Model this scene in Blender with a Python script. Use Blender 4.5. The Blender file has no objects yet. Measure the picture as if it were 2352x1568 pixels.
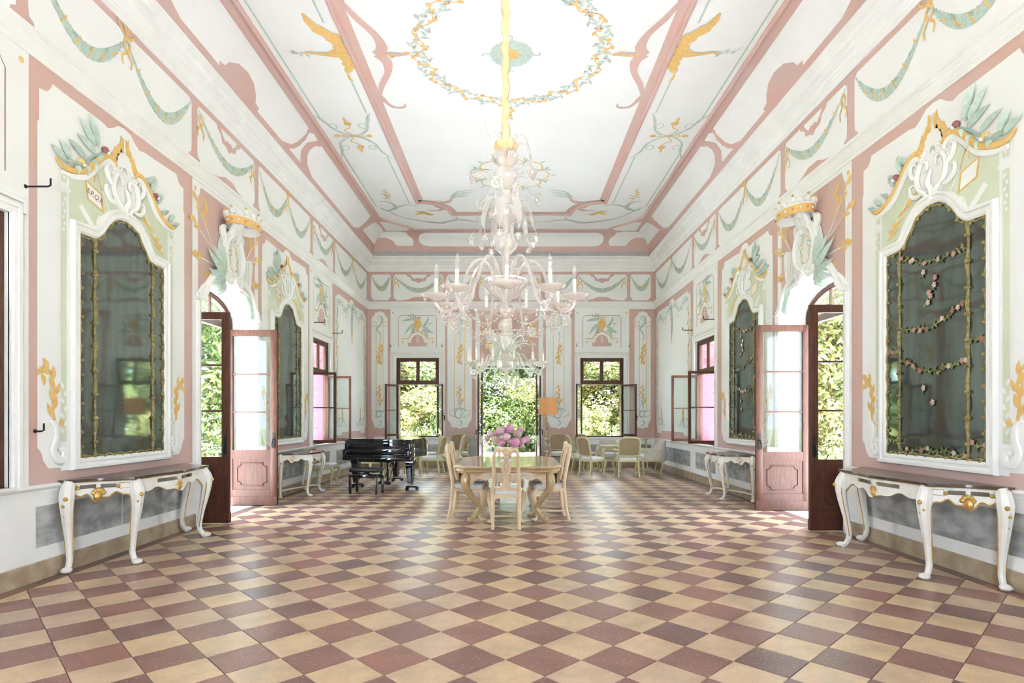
import bpy, bmesh, math, random
from mathutils import Vector, Matrix, geometry
PI = math.pi
sc = bpy.context.scene
COL = sc.collection
random.seed(7)
# ---------------------------------------------------------------- camera, world, sun, exposure
F, CX, CY, H = 1350.0, 1174.0, 958.0, 1.45      # focal length in px, vanishing point, eye height
W, D, FRONT = 4.21, 17.25, -1.3                 # half width, far wall, wall behind the camera
ZL0, ZL1, ZC0, ZC1, HC = 4.66, 4.83, 5.72, 6.12, 6.71
cam = bpy.data.cameras.new('camera'); camo = bpy.data.objects.new('camera', cam); COL.objects.link(camo)
camo.location = (0, 0, H); camo.rotation_euler = (PI/2, 0, 0)
cam.sensor_width = 36; cam.lens = F/2352*36; cam.clip_end = 300; cam.clip_start = .05
cam.shift_x = (1176-CX)/2352; cam.shift_y = (CY-784)/2352
sc.camera = camo
wd = bpy.data.worlds.new('sky'); sc.world = wd; wd.use_nodes = True
bg = wd.node_tree.nodes['Background']; bg.inputs[0].default_value = (.70, .86, 1, 1); bg.inputs[1].default_value = 4.6
sun = bpy.data.lights.new('sun', 'SUN'); sun.energy = 24.0; sun.angle = .01; sun.color = (.86, .93, 1)
suno = bpy.data.objects.new('sun', sun); COL.objects.link(suno)
suno.rotation_euler = Vector((-.05, -.30, 1.0)).to_track_quat('Z', 'Y').to_euler()
vs = sc.view_settings; vs.view_transform = 'Standard'; vs.look = 'None'; vs.gamma = 1; vs.use_curve_mapping = False
vs.exposure = 1.57
cy = sc.cycles; cy.use_denoising = True; cy.max_bounces = 7; cy.diffuse_bounces = 4; cy.glossy_bounces = 3; cy.use_adaptive_sampling = True; cy.adaptive_threshold = .18; cy.adaptive_min_samples = 24
cy.transmission_bounces = 4; cy.transparent_max_bounces = 16; cy.sample_clamp_indirect = 6; cy.caustics_reflective = False; cy.caustics_refractive = False
def portal(loc, rot, sx, sy):                   # daylight sampling aid in an opening, gives off nothing itself
    l = bpy.data.lights.new('window_portal', 'AREA'); l.shape = 'RECTANGLE'; l.size = sx; l.size_y = sy
    l.cycles.is_portal = True
    o = bpy.data.objects.new('window_portal', l); COL.objects.link(o); o.location = loc; o.rotation_euler = rot
# ---------------------------------------------------------------- materials
MATS = {}
def mat(name, col, rough=.6, metal=0, var=0, scale=8, bump=0, col2=None, spec=.5, coat=0, stretch=None, emit=0):
    if name in MATS: return MATS[name]
    m = bpy.data.materials.new(name); m.use_nodes = True; MATS[name] = m
    nt = m.node_tree; b = nt.nodes['Principled BSDF']
    b.inputs['Base Color'].default_value = (*col, 1); b.inputs['Roughness'].default_value = rough
    b.inputs['Metallic'].default_value = metal; b.inputs['Specular IOR Level'].default_value = spec
    if coat: b.inputs['Coat Weight'].default_value = coat; b.inputs['Coat Roughness'].default_value = .05
    if var or bump or col2:
        tc = nt.nodes.new('ShaderNodeTexCoord'); mp = nt.nodes.new('ShaderNodeMapping')
        if stretch: mp.inputs['Scale'].default_value = stretch
        nz = nt.nodes.new('ShaderNodeTexNoise'); nz.inputs['Scale'].default_value = scale; nz.inputs['Detail'].default_value = 5
        nt.links.new(tc.outputs['Object'], mp.inputs[0]); nt.links.new(mp.outputs[0], nz.inputs['Vector'])
        if var or col2:
            r = nt.nodes.new('ShaderNodeValToRGB'); c2 = col2 or tuple(c*(1-var) for c in col)
            r.color_ramp.elements[0].position = .35; r.color_ramp.elements[1].position = .65
            r.color_ramp.elements[0].color = (*c2, 1); r.color_ramp.elements[1].color = (*(col if col2 else tuple(min(1, c*(1+var*.4)) for c in col)), 1)
            nt.links.new(nz.outputs['Fac'], r.inputs[0]); nt.links.new(r.outputs[0], b.inputs['Base Color'])
        if bump:
            bp = nt.nodes.new('ShaderNodeBump'); bp.inputs['Strength'].default_value = bump; bp.inputs['Distance'].default_value = .01
            nt.links.new(nz.outputs['Fac'], bp.inputs['Height']); nt.links.new(bp.outputs[0], b.inputs['Normal'])
    return m
def glassy(name, tint, opac, ocol, rough=.03, ior=1.45):
    """thin glass: fresnel reflection over a clear / milky sheet"""
    if name in MATS: return MATS[name]
    m = bpy.data.materials.new(name); m.use_nodes = True; MATS[name] = m; nt = m.node_tree; nt.nodes.clear()
    out = nt.nodes.new('ShaderNodeOutputMaterial'); tr = nt.nodes.new('ShaderNodeBsdfTransparent'); tr.inputs[0].default_value = (*tint, 1)
    df = nt.nodes.new('ShaderNodeBsdfDiffuse'); df.inputs[0].default_value = (*ocol, 1)
    tl = nt.nodes.new('ShaderNodeBsdfTranslucent'); tl.inputs[0].default_value = (*ocol, 1)
    m0 = nt.nodes.new('ShaderNodeMixShader'); m0.inputs[0].default_value = .5
    nt.links.new(df.outputs[0], m0.inputs[1]); nt.links.new(tl.outputs[0], m0.inputs[2])
    m1 = nt.nodes.new('ShaderNodeMixShader'); m1.inputs[0].default_value = opac
    nt.links.new(tr.outputs[0], m1.inputs[1]); nt.links.new(m0.outputs[0], m1.inputs[2])
    gl = nt.nodes.new('ShaderNodeBsdfGlossy'); gl.inputs['Roughness'].default_value = rough; gl.inputs[0].default_value = (1, 1, 1, 1)
    fr = nt.nodes.new('ShaderNodeFresnel'); ge = nt.nodes.new('ShaderNodeNewGeometry'); mm = nt.nodes.new('ShaderNodeMath'); mm.operation = 'MULTIPLY_ADD'; mm.inputs[1].default_value = -2; mm.inputs[2].default_value = 1
    pw = nt.nodes.new('ShaderNodeMath'); pw.operation = 'POWER'; pw.inputs[0].default_value = ior      # the same sheen from either side of the sheet
    nt.links.new(ge.outputs['Backfacing'], mm.inputs[0]); nt.links.new(mm.outputs[0], pw.inputs[1]); nt.links.new(pw.outputs[0], fr.inputs[0])
    m2 = nt.nodes.new('ShaderNodeMixShader'); nt.links.new(fr.outputs[0], m2.inputs[0])
    nt.links.new(m1.outputs[0], m2.inputs[1]); nt.links.new(gl.outputs[0], m2.inputs[2]); nt.links.new(m2.outputs[0], out.inputs[0])
    return m
mat('pink', (.62, .44, .395), .85, var=.10, scale=1.3, col2=(.63, .40, .335))
mat('cream', (.87, .865, .84), .85, var=.03, scale=1.1)
mat('ceil', (.88, .885, .86), .85, var=.03, scale=.7)
mat('white', (.86, .85, .82), .7, var=.04, scale=3)
mat('green_pale', (.63, .67, .51), .85, var=.05, scale=3)
mat('garland', (.50, .61, .53), .85, var=.14, scale=26)
mat('garland_dark', (.34, .46, .39), .85)
mat('gold_paint', (.78, .50, .17), .8, var=.10, scale=20)
mat('berry', (.34, .12, .12), .8)
mat('orange_pink', (.66, .30, .19), .85, var=.1, scale=3)
mat('grey_line_shade', (.45, .44, .43), .85, var=.1, scale=5)  # grey of the painted fold lines and of the shade painted on the cove
mat('line_pink', (.45, .24, .22), .85)
mat('wood_red', (.105, .036, .020), .42, var=.35, scale=5, stretch=(9, 9, 1), spec=.35)
mat('wood_dark', (.045, .022, .016), .35, var=.3, scale=5, stretch=(9, 9, 1), coat=.2)
mat('wood_table', (.46, .31, .155), .25, var=.16, scale=4, stretch=(2, 9, 2), coat=.5)
mat('wood_pale', (.68, .51, .32), .4, var=.12, scale=9, coat=.2)
mat('carve_line', (.22, .14, .07), .7)
mat('green_cream', (.58, .52, .27), .45, var=.14, scale=9)
mat('console_white', (.83, .80, .74), .4, var=.05, scale=12)
mat('gilt', (.66, .41, .12), .42, metal=.55, var=.25, scale=30, bump=.3)
mat('gilt_old', (.36, .28, .10), .55, metal=.3, var=.5, scale=30, bump=.4)
mat('console_top', (.085, .055, .045), .22, var=.3, scale=6, coat=.3)
mat('fabric', (.76, .75, .74), .9, col2=(.62, .60, .60), scale=38, bump=.15)
mat('fabric_print', (.72, .69, .62), .9, col2=(.52, .43, .36), scale=34)
mat('cane', (.40, .29, .17), .7, col2=(.24, .17, .10), scale=160)
mat('piano_black', (.004, .004, .005), .06, coat=1)
mat('black_leather', (.012, .012, .013), .38)
mat('black_metal', (.012, .012, .013), .35, metal=.5)
mat('iron', (.03, .028, .025), .5, metal=.6)
mat('brass', (.70, .50, .22), .3, metal=1)
mat('chrome', (.7, .7, .7), .2, metal=1)
mat('lamp_shade', (.70, .33, .13), .85, var=.12, scale=60, stretch=(12, 12, .2))
mat('lamp_gilt', (.50, .34, .16), .45, metal=.5, var=.3, scale=20)
mat('porcelain', (.80, .82, .85), .15)
mat('candle', (.83, .76, .66), .5)
mat('silk', (.66, .45, .19), .6, col2=(.80, .64, .38), scale=30)
mat('baseboard', (.36, .26, .165), .8, col2=(.47, .38, .26), scale=6)
mat('marble_grey', (.50, .50, .49), .45, col2=(.24, .25, .25), scale=3.0, stretch=(1.6, 1.6, 3.0))
mat('grout', (.20, .16, .14), .8)
mat('threshold', (.60, .55, .50), .5, var=.12, scale=3)
mat('shutter_pink', (.36, .075, .11), .6)
mat('outer_wall', (.60, .22, .20), .9)
mat('leaf_a', (.085, .14, .03), .5, col2=(.15, .19, .045), scale=1.2)
mat('leaf_b', (.14, .17, .04), .5, col2=(.25, .23, .07), scale=1.0)
mat('leaf_c', (.06, .11, .03), .5, col2=(.12, .16, .045), scale=1.2)
mat('bark', (.10, .075, .05), .9, bump=.5, scale=12)
mat('lawn', (.17, .24, .09), .9, col2=(.25, .29, .13), scale=.6)
mat('gravel', (.50, .49, .44), .9, var=.1, scale=20)
mat('bounce_gravel', (.80, .79, .77), .9, var=.06, scale=20)  # pale ground added to throw daylight up into the room
mat('petal_pink', (.66, .22, .42), .7, col2=(.78, .42, .58), scale=40)
mat('petal_light', (.74, .42, .52), .7, col2=(.80, .58, .62), scale=40)
mat('petal_faded', (.50, .33, .30), .7, col2=(.62, .46, .40), scale=40)
mat('flower_leaf', (.10, .16, .03), .5)
mat('plug_white', (.7, .7, .7), .4)
mat('cable', (.03, .03, .03), .5)
mat('bulb_base', (.75, .62, .50), .4)
glassy('pane', (.95, .98, .97), .004, (.8, .85, .85), .01, 1.32)
glassy('murano', (.97, .965, .955), .30, (.95, .93, .90), .05, 1.75)
glassy('murano_pink', (.97, .945, .93), .33, (.95, .89, .86), .05, 1.75)
glassy('murano_green', (.95, .96, .92), .38, (.84, .86, .76), .05, 1.75)
glassy('bulb', (.98, .97, .95), .16, (.95, .93, .90), .03, 1.5)
def mirror_mat(name, tint, dark):
    m = bpy.data.materials.new(name); m.use_nodes = True; MATS[name] = m; nt = m.node_tree; nt.nodes.clear()
    out = nt.nodes.new('ShaderNodeOutputMaterial'); g = nt.nodes.new('ShaderNodeBsdfGlossy'); g.inputs['Roughness'].default_value = .045
    g.inputs[0].default_value = (*tint, 1); d = nt.nodes.new('ShaderNodeBsdfDiffuse')
    tc = nt.nodes.new('ShaderNodeTexCoord'); mp = nt.nodes.new('ShaderNodeMapping'); mp.inputs['Scale'].default_value = (3, 3, .6)
    nz = nt.nodes.new('ShaderNodeTexNoise'); nz.inputs['Scale'].default_value = 3; nz.inputs['Detail'].default_value = 8
    nt.links.new(tc.outputs['Object'], mp.inputs[0]); nt.links.new(mp.outputs[0], nz.inputs['Vector'])
    r = nt.nodes.new('ShaderNodeValToRGB'); r.color_ramp.elements[0].color = (*dark, 1); r.color_ramp.elements[1].color = (*(c*1.9 for c in dark), 1)
    nt.links.new(nz.outputs['Fac'], r.inputs[0]); nt.links.new(r.outputs[0], d.inputs[0])
    mx = nt.nodes.new('ShaderNodeMixShader'); mr = nt.nodes.new('ShaderNodeMapRange'); mr.inputs[1].default_value = .35; mr.inputs[2].default_value = .7
    mr.inputs[3].default_value = .22; mr.inputs[4].default_value = .42
    nt.links.new(nz.outputs['Fac'], mr.inputs[0]); nt.links.new(mr.outputs[0], mx.inputs[0])
    nt.links.new(g.outputs[0], mx.inputs[1]); nt.links.new(d.outputs[0], mx.inputs[2])
    # a faint swell of the old plate
    bp = nt.nodes.new('ShaderNodeBump'); bp.inputs['Strength'].default_value = .10; bp.inputs['Distance'].default_value = .02
    n2 = nt.nodes.new('ShaderNodeTexNoise'); n2.inputs['Scale'].default_value = 1.6
    nt.links.new(tc.outputs['Object'], n2.inputs['Vector']); nt.links.new(n2.outputs['Fac'], bp.inputs['Height']); nt.links.new(bp.outputs[0], g.inputs['Normal'])
    nt.links.new(mx.outputs[0], out.inputs[0])
mirror_mat('old_mirror', (.33, .37, .345), (.085, .105, .095))
mirror_mat('old_mirror_painted', (.27, .31, .285), (.07, .085, .075))
def tile_mat(name, c1, c2, spot, ridx):
    m = bpy.data.materials.new(name); m.use_nodes = True; MATS[name] = m; nt = m.node_tree; b = nt.nodes['Principled BSDF']
    b.inputs['Roughness'].default_value = .30; b.inputs['Specular IOR Level'].default_value = .5
    N = nt.nodes.new; L = nt.links.new
    oi = N('ShaderNodeObjectInfo'); ge = N('ShaderNodeNewGeometry'); ad = N('ShaderNodeMath'); ad.operation = 'ADD'
    L(oi.outputs['Random'], ad.inputs[0]); L(ge.outputs['Random Per Island'], ad.inputs[1])
    fr = N('ShaderNodeMath'); fr.operation = 'FRACT'; L(ad.outputs[0], fr.inputs[0])
    r = N('ShaderNodeValToRGB'); e = r.color_ramp.elements
    e[0].color = (*c1, 1); e[1].color = (*c2, 1)
    mid = e.new(.55); mid.color = (*(.5*(a+b_) for a, b_ in zip(c1, c2)), 1)
    L(fr.outputs[0], r.inputs[0])
    nz = N('ShaderNodeTexNoise'); nz.inputs['Scale'].default_value = 3.2; nz.inputs['Detail'].default_value = 6; nz.inputs['Roughness'].default_value = .7
    L(ge.outputs['Position'], nz.inputs['Vector'])
    vo = N('ShaderNodeTexNoise'); vo.inputs['Scale'].default_value = 55; vo.inputs['Detail'].default_value = 4; L(ge.outputs['Position'], vo.inputs['Vector'])
    r2 = N('ShaderNodeValToRGB'); r2.color_ramp.elements[0].position = .30; r2.color_ramp.elements[1].position = .72
    r2.color_ramp.elements[0].color = (.62, .60, .60, 1); r2.color_ramp.elements[1].color = (1.22, 1.2, 1.18, 1); L(nz.outputs['Fac'], r2.inputs[0])
    mu = N('ShaderNodeMixRGB'); mu.blend_type = 'MULTIPLY'; mu.inputs[0].default_value = .8
    L(r.outputs[0], mu.inputs[1]); L(r2.outputs[0], mu.inputs[2])
    r3 = N('ShaderNodeValToRGB'); r3.color_ramp.elements[0].position = ridx; r3.color_ramp.elements[1].position = ridx+.05
    L(vo.outputs['Fac'], r3.inputs[0])
    mx = N('ShaderNodeMixRGB'); mx.inputs[2].default_value = (*spot, 1); ml = N('ShaderNodeMath'); ml.operation = 'MULTIPLY'; ml.inputs[1].default_value = .7
    L(r3.outputs[0], ml.inputs[0]); L(ml.outputs[0], mx.inputs[0]); L(mu.outputs[0], mx.inputs[1]); L(mx.outputs[0], b.inputs['Base Color'])
    mr = N('ShaderNodeMapRange'); mr.inputs[3].default_value = .22; mr.inputs[4].default_value = .42; L(nz.outputs['Fac'], mr.inputs[0]); L(mr.outputs[0], b.inputs['Roughness'])
tile_mat('tile_red', (.31, .145, .115), (.17, .095, .085), (.52, .36, .28), .61)
tile_mat('tile_cream', (.66, .48, .28), (.60, .44, .31), (.30, .21, .13), .63)
# ---------------------------------------------------------------- object helpers
def link(o, parent=None):
    COL.objects.link(o)
    if parent is not None: o.parent = parent
    return o
def tag(o, label=None, cat=None, group=None, kind=None):
    if label: o['label'] = label
    if cat: o['category'] = cat
    if group: o['group'] = group
    if kind: o['kind'] = kind
    return o
def empty(name, loc=(0, 0, 0), rz=0, parent=None):
    o = bpy.data.objects.new(name, None); o.location = loc; o.rotation_euler = (0, 0, rz); o.empty_display_size = .1
    return link(o, parent)
def thing(name, label, cat, loc=(0, 0, 0), rz=0, group=None):
    return tag(empty(name, loc, rz), label, cat, group)
def struct(name, loc=(0, 0, 0), rz=0): return tag(empty(name, loc, rz), kind='structure')
def copy_tree(o, parent=None):
    c = o.copy(); COL.objects.link(c)
    if parent is not None: c.parent = parent
    for ch in list(o.children): copy_tree(ch, c)
    return c
def V(*a): return Vector(a)
def cr(pts, n=8, closed=False):
    """catmull-rom through points of any dimension"""
    P = [Vector(p) for p in pts]; m = len(P); out = []
    rng = range(m) if closed else range(m-1)
    for i in rng:
        g = (lambda k: P[k % m]) if closed else (lambda k: P[max(0, min(m-1, k))])
        a, b, c, d = g(i-1), g(i), g(i+1), g(i+2)
        for k in range(n):
            t = k/n
            out.append(.5*((2*b)+(c-a)*t+(2*a-5*b+4*c-d)*t*t+(3*b-3*c+d-a)*t**3))
    if not closed: out.append(P[-1].copy())
    return out
def lerp(a, b, t): return a+(b-a)*t
class MB:
    """collects geometry of ONE part"""
    def __init__(s): s.v = []; s.f = []; s.m = []; s.names = []
    def mi(s, m):
        if m not in s.names: s.names.append(m)
        return s.names.index(m)
    def add(s, vs, fs, m):
        o = len(s.v); s.v += [tuple(v) for v in vs]; k = s.mi(m)
        for f in fs: s.f.append([i+o for i in f]); s.m.append(k)
        return s
    def box(s, x0, x1, y0, y1, z0, z1, m, b=0):
        if b:
            return s.bev(x0, x1, y0, y1, z0, z1, m, b)
        vs = [(x, y, z) for z in (z0, z1) for y in (y0, y1) for x in (x0, x1)]
        return s.add(vs, [(0, 2, 3, 1), (4, 5, 7, 6), (0, 1, 5, 4), (2, 6, 7, 3), (0, 4, 6, 2), (1, 3, 7, 5)], m)
    def bev(s, x0, x1, y0, y1, z0, z1, m, b):
        bm = bmesh.new(); bmesh.ops.create_cube(bm, size=1)
        for v in bm.verts: v.co = ((x0+x1)/2+v.co.x*(x1-x0), (y0+y1)/2+v.co.y*(y1-y0), (z0+z1)/2+v.co.z*(z1-z0))
        bmesh.ops.bevel(bm, geom=bm.edges[:], offset=b, segments=2, affect='EDGES', profile=.5)
        return s.bm(bm, m)
    def bm(s, bm, m):
        bm.verts.index_update(); s.add([v.co for v in bm.verts], [[v.index for v in f.verts] for f in bm.faces], m); bm.free(); return s
    def tube(s, pts, rad, m, n=8, caps=True, flat=1.0, up=None):
        """tapered tube; rad = number or list; flat squashes along the up normal"""
        P = [Vector(p) for p in pts]; k = len(P)
        R = [rad]*k if not hasattr(rad, '__len__') else [rad[min(len(rad)-1, int(i/(k-1)*(len(rad)-1)))]*(1-((i/(k-1)*(len(rad)-1)) % 1))+rad[min(len(rad)-1, int(i/(k-1)*(len(rad)-1))+1)]*((i/(k-1)*(len(rad)-1)) % 1) for i in range(k)]
        vs = []; fs = []; prev = None
        for i in range(k):
            t = (P[min(k-1, i+1)]-P[max(0, i-1)])
            if t.length < 1e-9: t = V(0, 0, 1)
            t.normalize()
            if up is not None: nrm = Vector(up)-t*Vector(up).dot(t)
            elif prev is None:
                a = V(0, 0, 1) if abs(t.z) < .9 else V(1, 0, 0); nrm = a-t*a.dot(t)
            else: nrm = prev-t*prev.dot(t)
            if nrm.length < 1e-6: nrm = t.orthogonal()
            nrm.normalize(); prev = nrm; bi = t.cross(nrm)
            for j in range(n):
                a = 2*PI*j/n; vs.append(P[i]+nrm*math.cos(a)*R[i]*flat+bi*math.sin(a)*R[i])
        for i in range(k-1):
            for j in range(n): fs.append((i*n+j, i*n+(j+1) % n, (i+1)*n+(j+1) % n, (i+1)*n+j))
        if caps: fs += [tuple(reversed(range(n))), tuple(range((k-1)*n, k*n))]
        return s.add(vs, fs, m)
    def lathe(s, prof, m, c=(0, 0, 0), n=16, flute=0, nf=0):
        """profile of (r,z) turned about a vertical axis"""
        vs = []; fs = []; k = len(prof)
        for r, z in prof:
            for j in range(n):
                a = 2*PI*j/n; rr = r*(1+flute*math.cos(nf*a)) if nf else r
                vs.append((c[0]+rr*math.cos(a), c[1]+rr*math.sin(a), c[2]+z))
        for i in range(k-1):
            for j in range(n): fs.append((i*n+j, i*n+(j+1) % n, (i+1)*n+(j+1) % n, (i+1)*n+j))
        if prof[0][0] > 1e-4: fs.append(tuple(reversed(range(n))))
        if prof[-1][0] > 1e-4: fs.append(tuple(range((k-1)*n, k*n)))
        return s.add(vs, fs, m)
    def ball(s, c, r, m, n=10, sq=(1, 1, 1)):
        pr = [(math.sin(PI*i/n)*r, -math.cos(PI*i/n)*r) for i in range(n+1)]; pr[0] = (1e-5, -r); pr[-1] = (1e-5, r)
        o = len(s.v); s.lathe(pr, m, (0, 0, 0), max(8, n))
        for i in range(o, len(s.v)): x, y, z = s.v[i]; s.v[i] = (c[0]+x*sq[0], c[1]+y*sq[1], c[2]+z*sq[2])
        return s
    def plate(s, outline, th, m, fn, bulge=0, back=True):
        """2D outline (list of (a,b)) filled, thickness th; fn(a,b,d)->3D, d is height out of the plane"""
        n = len(outline); tris = geometry.tessellate_polygon([[V(a, b, 0) for a, b in outline]])
        A = [fn(a, b, th) for a, b in outline]; B = [fn(a, b, 0) for a, b in outline]
        fs = [tuple(t) for t in tris]+[(i, i+n, (i+1) % n+n, (i+1) % n) for i in range(n)]
        if back: fs += [tuple(x+n for x in reversed(t)) for t in tris]
        return s.add(A+B, fs, m)
    def sweep(s, path, prof, m, fn, closed=False):
        """sweep profile (lateral offset a, height d) along a 2D path, mitred; fn(a,b,d)->3D"""
        P = [Vector(p).to_2d() if len(p) > 2 else Vector(p) for p in path]; k = len(P); vs = []; fs = []; q = len(prof)
        for i in range(k):
            p = P[i]; a = P[i-1] if (i or closed) else None; b = P[(i+1) % k] if (i < k-1 or closed) else None
            d1 = (p-a).normalized() if a is not None and (p-a).length > 1e-9 else None; d2 = (b-p).normalized() if b is not None and (b-p).length > 1e-9 else None
            d1 = d1 or d2; d2 = d2 or d1
            n1 = V(-d1.y, d1.x); n2 = V(-d2.y, d2.x); nn = (n1+n2)
            if nn.length < 1e-6: nn = n1
            nn.normalize(); sc_ = 1/max(.35, nn.dot(n1))
            for (o, h) in prof: vs.append(fn(p.x+nn.x*o*sc_, p.y+nn.y*o*sc_, h))
        for i in range(k if closed else k-1):
            for j in range(q-1):
                i2 = (i+1) % k; fs.append((i*q+j, i2*q+j, i2*q+j+1, i*q+j+1))
        if not closed: fs += [tuple(range(q)), tuple(reversed(range((k-1)*q, k*q)))]
        return s.add(vs, fs, m)
    def xf(s, M, start=0):
        for i in range(start, len(s.v)): s.v[i] = tuple(M @ Vector(s.v[i]))
        return s
    def mesh(s, name, smooth=True, angle=.6):
        me = bpy.data.meshes.new(name); me.from_pydata(s.v, [], s.f)
        for n in s.names: me.materials.append(MATS[n])
        me.polygons.foreach_set('material_index', s.m)
        if smooth:
            me.polygons.foreach_set('use_smooth', [True]*len(s.f)); me.set_sharp_from_angle(angle=angle)
        me.update(); return me
    def build(s, name, parent=None, smooth=True, angle=.6, loc=None, fix=True):
        me = s.mesh(name, smooth, angle)
        if fix:
            b = bmesh.new(); b.from_mesh(me); bmesh.ops.recalc_face_normals(b, faces=b.faces); b.to_mesh(me); b.free()
            if smooth: me.set_sharp_from_angle(angle=angle)
        o = bpy.data.objects.new(name, me)
        if loc: o.location = loc
        return link(o, parent)
def part(name, parent, me, loc=(0, 0, 0), rot=(0, 0, 0)):
    o = bpy.data.objects.new(name, me); o.location = loc; o.rotation_euler = rot; return link(o, parent)
# ---------------------------------------------------------------- wall planes: (u, z, d) -> world, d = height out of the wall into the room
def fL(u, z, d=0): return V(-W+d, u, z)
def fR(u, z, d=0): return V(W-d, u, z)
def fB(u, z, d=0): return V(u, D-d, z)
def fC(u, v, d=0): return V(u, v, HC-d)
WF = {'L': fL, 'R': fR, 'B': fB, 'C': fC}
# a pixel of the photograph -> position on a wall (walls are where they stand, so the distance is known)
def pL(x, y): u = F*W/(CX-x); return (u, H+(CY-y)*u/F)
def pR(x, y): u = F*W/(x-CX); return (u, H+(CY-y)*u/F)
def pB(x, y): return ((x-CX)*D/F, H+(CY-y)*D/F)
def pC(x, y): v = (HC-H)*F/(CY-y); return ((x-CX)*v/F, v)
def floor_at(x, y): v = F*H/(y-CY); return V((x-CX)*v/F, v, 0)
# cove between the upper cornice and the flat ceiling
def cove(t): a = t*PI/2; return (.20+.48*(1-math.cos(a)), ZC1+(HC-ZC1)*math.sin(a))
def fCovL(u, t, d=0): p, z = cove(t); return V(-W+p+d, u, z-d)
def fCovR(u, t, d=0): p, z = cove(t); return V(W-p-d, u, z-d)
def fCovB(u, t, d=0): p, z = cove(t); return V(u, D-p-d, z-d)
WF.update(cL=fCovL, cR=fCovR, cB=fCovB)
def pCov(side, x, y):
    dx, dz = (x-CX)/F, (CY-y)/F; best = None
    for i in range(401):
        t = i/400; p, z = cove(t)
        if side == 'B': yy = D-p; e = abs(H+dz*yy-z)
        else:
            X = (W-p)*(1 if side == 'R' else -1); yy = X/dx; e = abs(H+dz*yy-z)
        if best is None or e < best[0]: best = (e, t, yy)
    _, t, yy = best
    return (dx*yy if side == 'B' else yy, t)
class Paint:
    """flat painted decoration of a wall or ceiling: one motif = one mesh lying on the plaster"""
    def __init__(s, wall, du=0, mir=1, dz=0, su=1, sz=1): s.b = MB(); s.w = wall; s.fn = WF[wall]; s.k = 0; s.du = du; s.mir = mir; s.dz = dz; s.su = su; s.sz = sz
    def P(s, p, lay): return s.fn(s.du+s.mir*s.su*p[0], s.dz+s.sz*p[1], .0025+.0022*lay+.00004*(s.k % 50))
    def poly(s, pts, m, lay=0, holes=()):
        s.k += 1
        if s.w[0] == 'c':
            bm = bmesh.new(); vv = [bm.verts.new((p[0], p[1], 0)) for p in pts]
            for t in geometry.tessellate_polygon([[V(p[0], p[1], 0) for p in pts]]):
                try: bm.faces.new([vv[i] for i in t])
                except ValueError: pass
            for k in range(1, 12): bmesh.ops.bisect_plane(bm, geom=bm.verts[:]+bm.edges[:]+bm.faces[:], plane_co=(0, k/12, 0), plane_no=(0, 1, 0))
            bm.verts.index_update()
            s.b.add([s.P(v.co, lay) for v in bm.verts], [[v.index for v in f.verts] for f in bm.faces], m); bm.free(); return s
        loops = [[V(p[0], p[1], 0) for p in pts]]+[[V(p[0], p[1], 0) for p in h] for h in holes]
        tris = geometry.tessellate_polygon(loops); flat = [p for l in loops for p in l]
        s.b.add([s.P(p, lay) for p in flat], [tuple(t) for t in tris], m); return s
    def rect(s, a, b, c, d, m, lay=0): return s.poly([(a, c), (b, c), (b, d), (a, d)], m, lay)
    def stroke(s, pts, w, m, lay=1, n=6, smooth=True, scal=0):
        s.k += 1
        P = cr(pts, n) if smooth else [Vector(p) for p in pts]
        k = len(P); L = []; R = []
        for i in range(k):
            t = P[min(k-1, i+1)]-P[max(0, i-1)]; t = V(t.x, t.y); t = t.normalized() if t.length > 1e-9 else V(1, 0); nn = V(-t.y, t.x)
            q = i/(k-1); ww = w if not hasattr(w, '__len__') else lerp(w[min(len(w)-2, int(q*(len(w)-1)))], w[min(len(w)-1, int(q*(len(w)-1))+1)], min(1, q*(len(w)-1)-min(len(w)-2, int(q*(len(w)-1)))))
            if scal: ww *= 1+scal*((i % 4)/3-.5)
            L.append(s.P(V(P[i].x, P[i].y)+nn*ww/2, lay)); R.append(s.P(V(P[i].x, P[i].y)-nn*ww/2, lay))
        s.b.add(L+R, [(i, i+1, k+i+1, k+i) for i in range(k-1)], m); return s
    def leaf(s, p, ang, ln, wd, m, lay=2, curl=0):
        o = []; n = 6
        for sd in (1, -1):
            rr = range(n+1) if sd == 1 else range(n-1, 0, -1)
            for i in rr:
                t = i/n; a = ang+curl*t; x = p[0]+ln*t*math.cos(a); y = p[1]+ln*t*math.sin(a); w_ = sd*wd/2*math.sin(PI*t**.8)
                o.append((x-w_*math.sin(a), y+w_*math.cos(a)))
        return s.poly(o, m, lay)
    def dot(s, p, r, m, lay=2, n=8, ry=None): return s.poly([(p[0]+r*math.cos(2*PI*i/n), p[1]+(ry or r)*math.sin(2*PI*i/n)) for i in range(n)], m, lay)
    def ring(s, c, rx, ry, w, m, lay=1, a0=0, a1=2*PI, n=28):
        return s.stroke([(c[0]+rx*math.cos(lerp(a0, a1, i/n)), c[1]+ry*math.sin(lerp(a0, a1, i/n))) for i in range(n+1)], w, m, lay, smooth=False)
    def build(s, name, parent): return s.b.build(name, parent, smooth=False, fix=False)
def holed(mb, fn, outline, holes, th, m, mrev=None):
    """wall slab with openings: inner face, outer face and the reveals"""
    loops = [outline]+holes; tris = geometry.tessellate_polygon([[V(a, b, 0) for a, b in l] for l in loops]); flat = [p for l in loops for p in l]; n = len(flat)
    mb.add([fn(a, b, 0) for a, b in flat], [tuple(t) for t in tris], m)
    mb.add([fn(a, b, -th) for a, b in flat], [tuple(t) for t in tris], 'outer_wall')
    for l in loops:
        k = len(l); mb.add([fn(a, b, 0) for a, b in l]+[fn(a, b, -th) for a, b in l], [(i, (i+1) % k, k+(i+1) % k, k+i) for i in range(k)], mrev or m)
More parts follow.
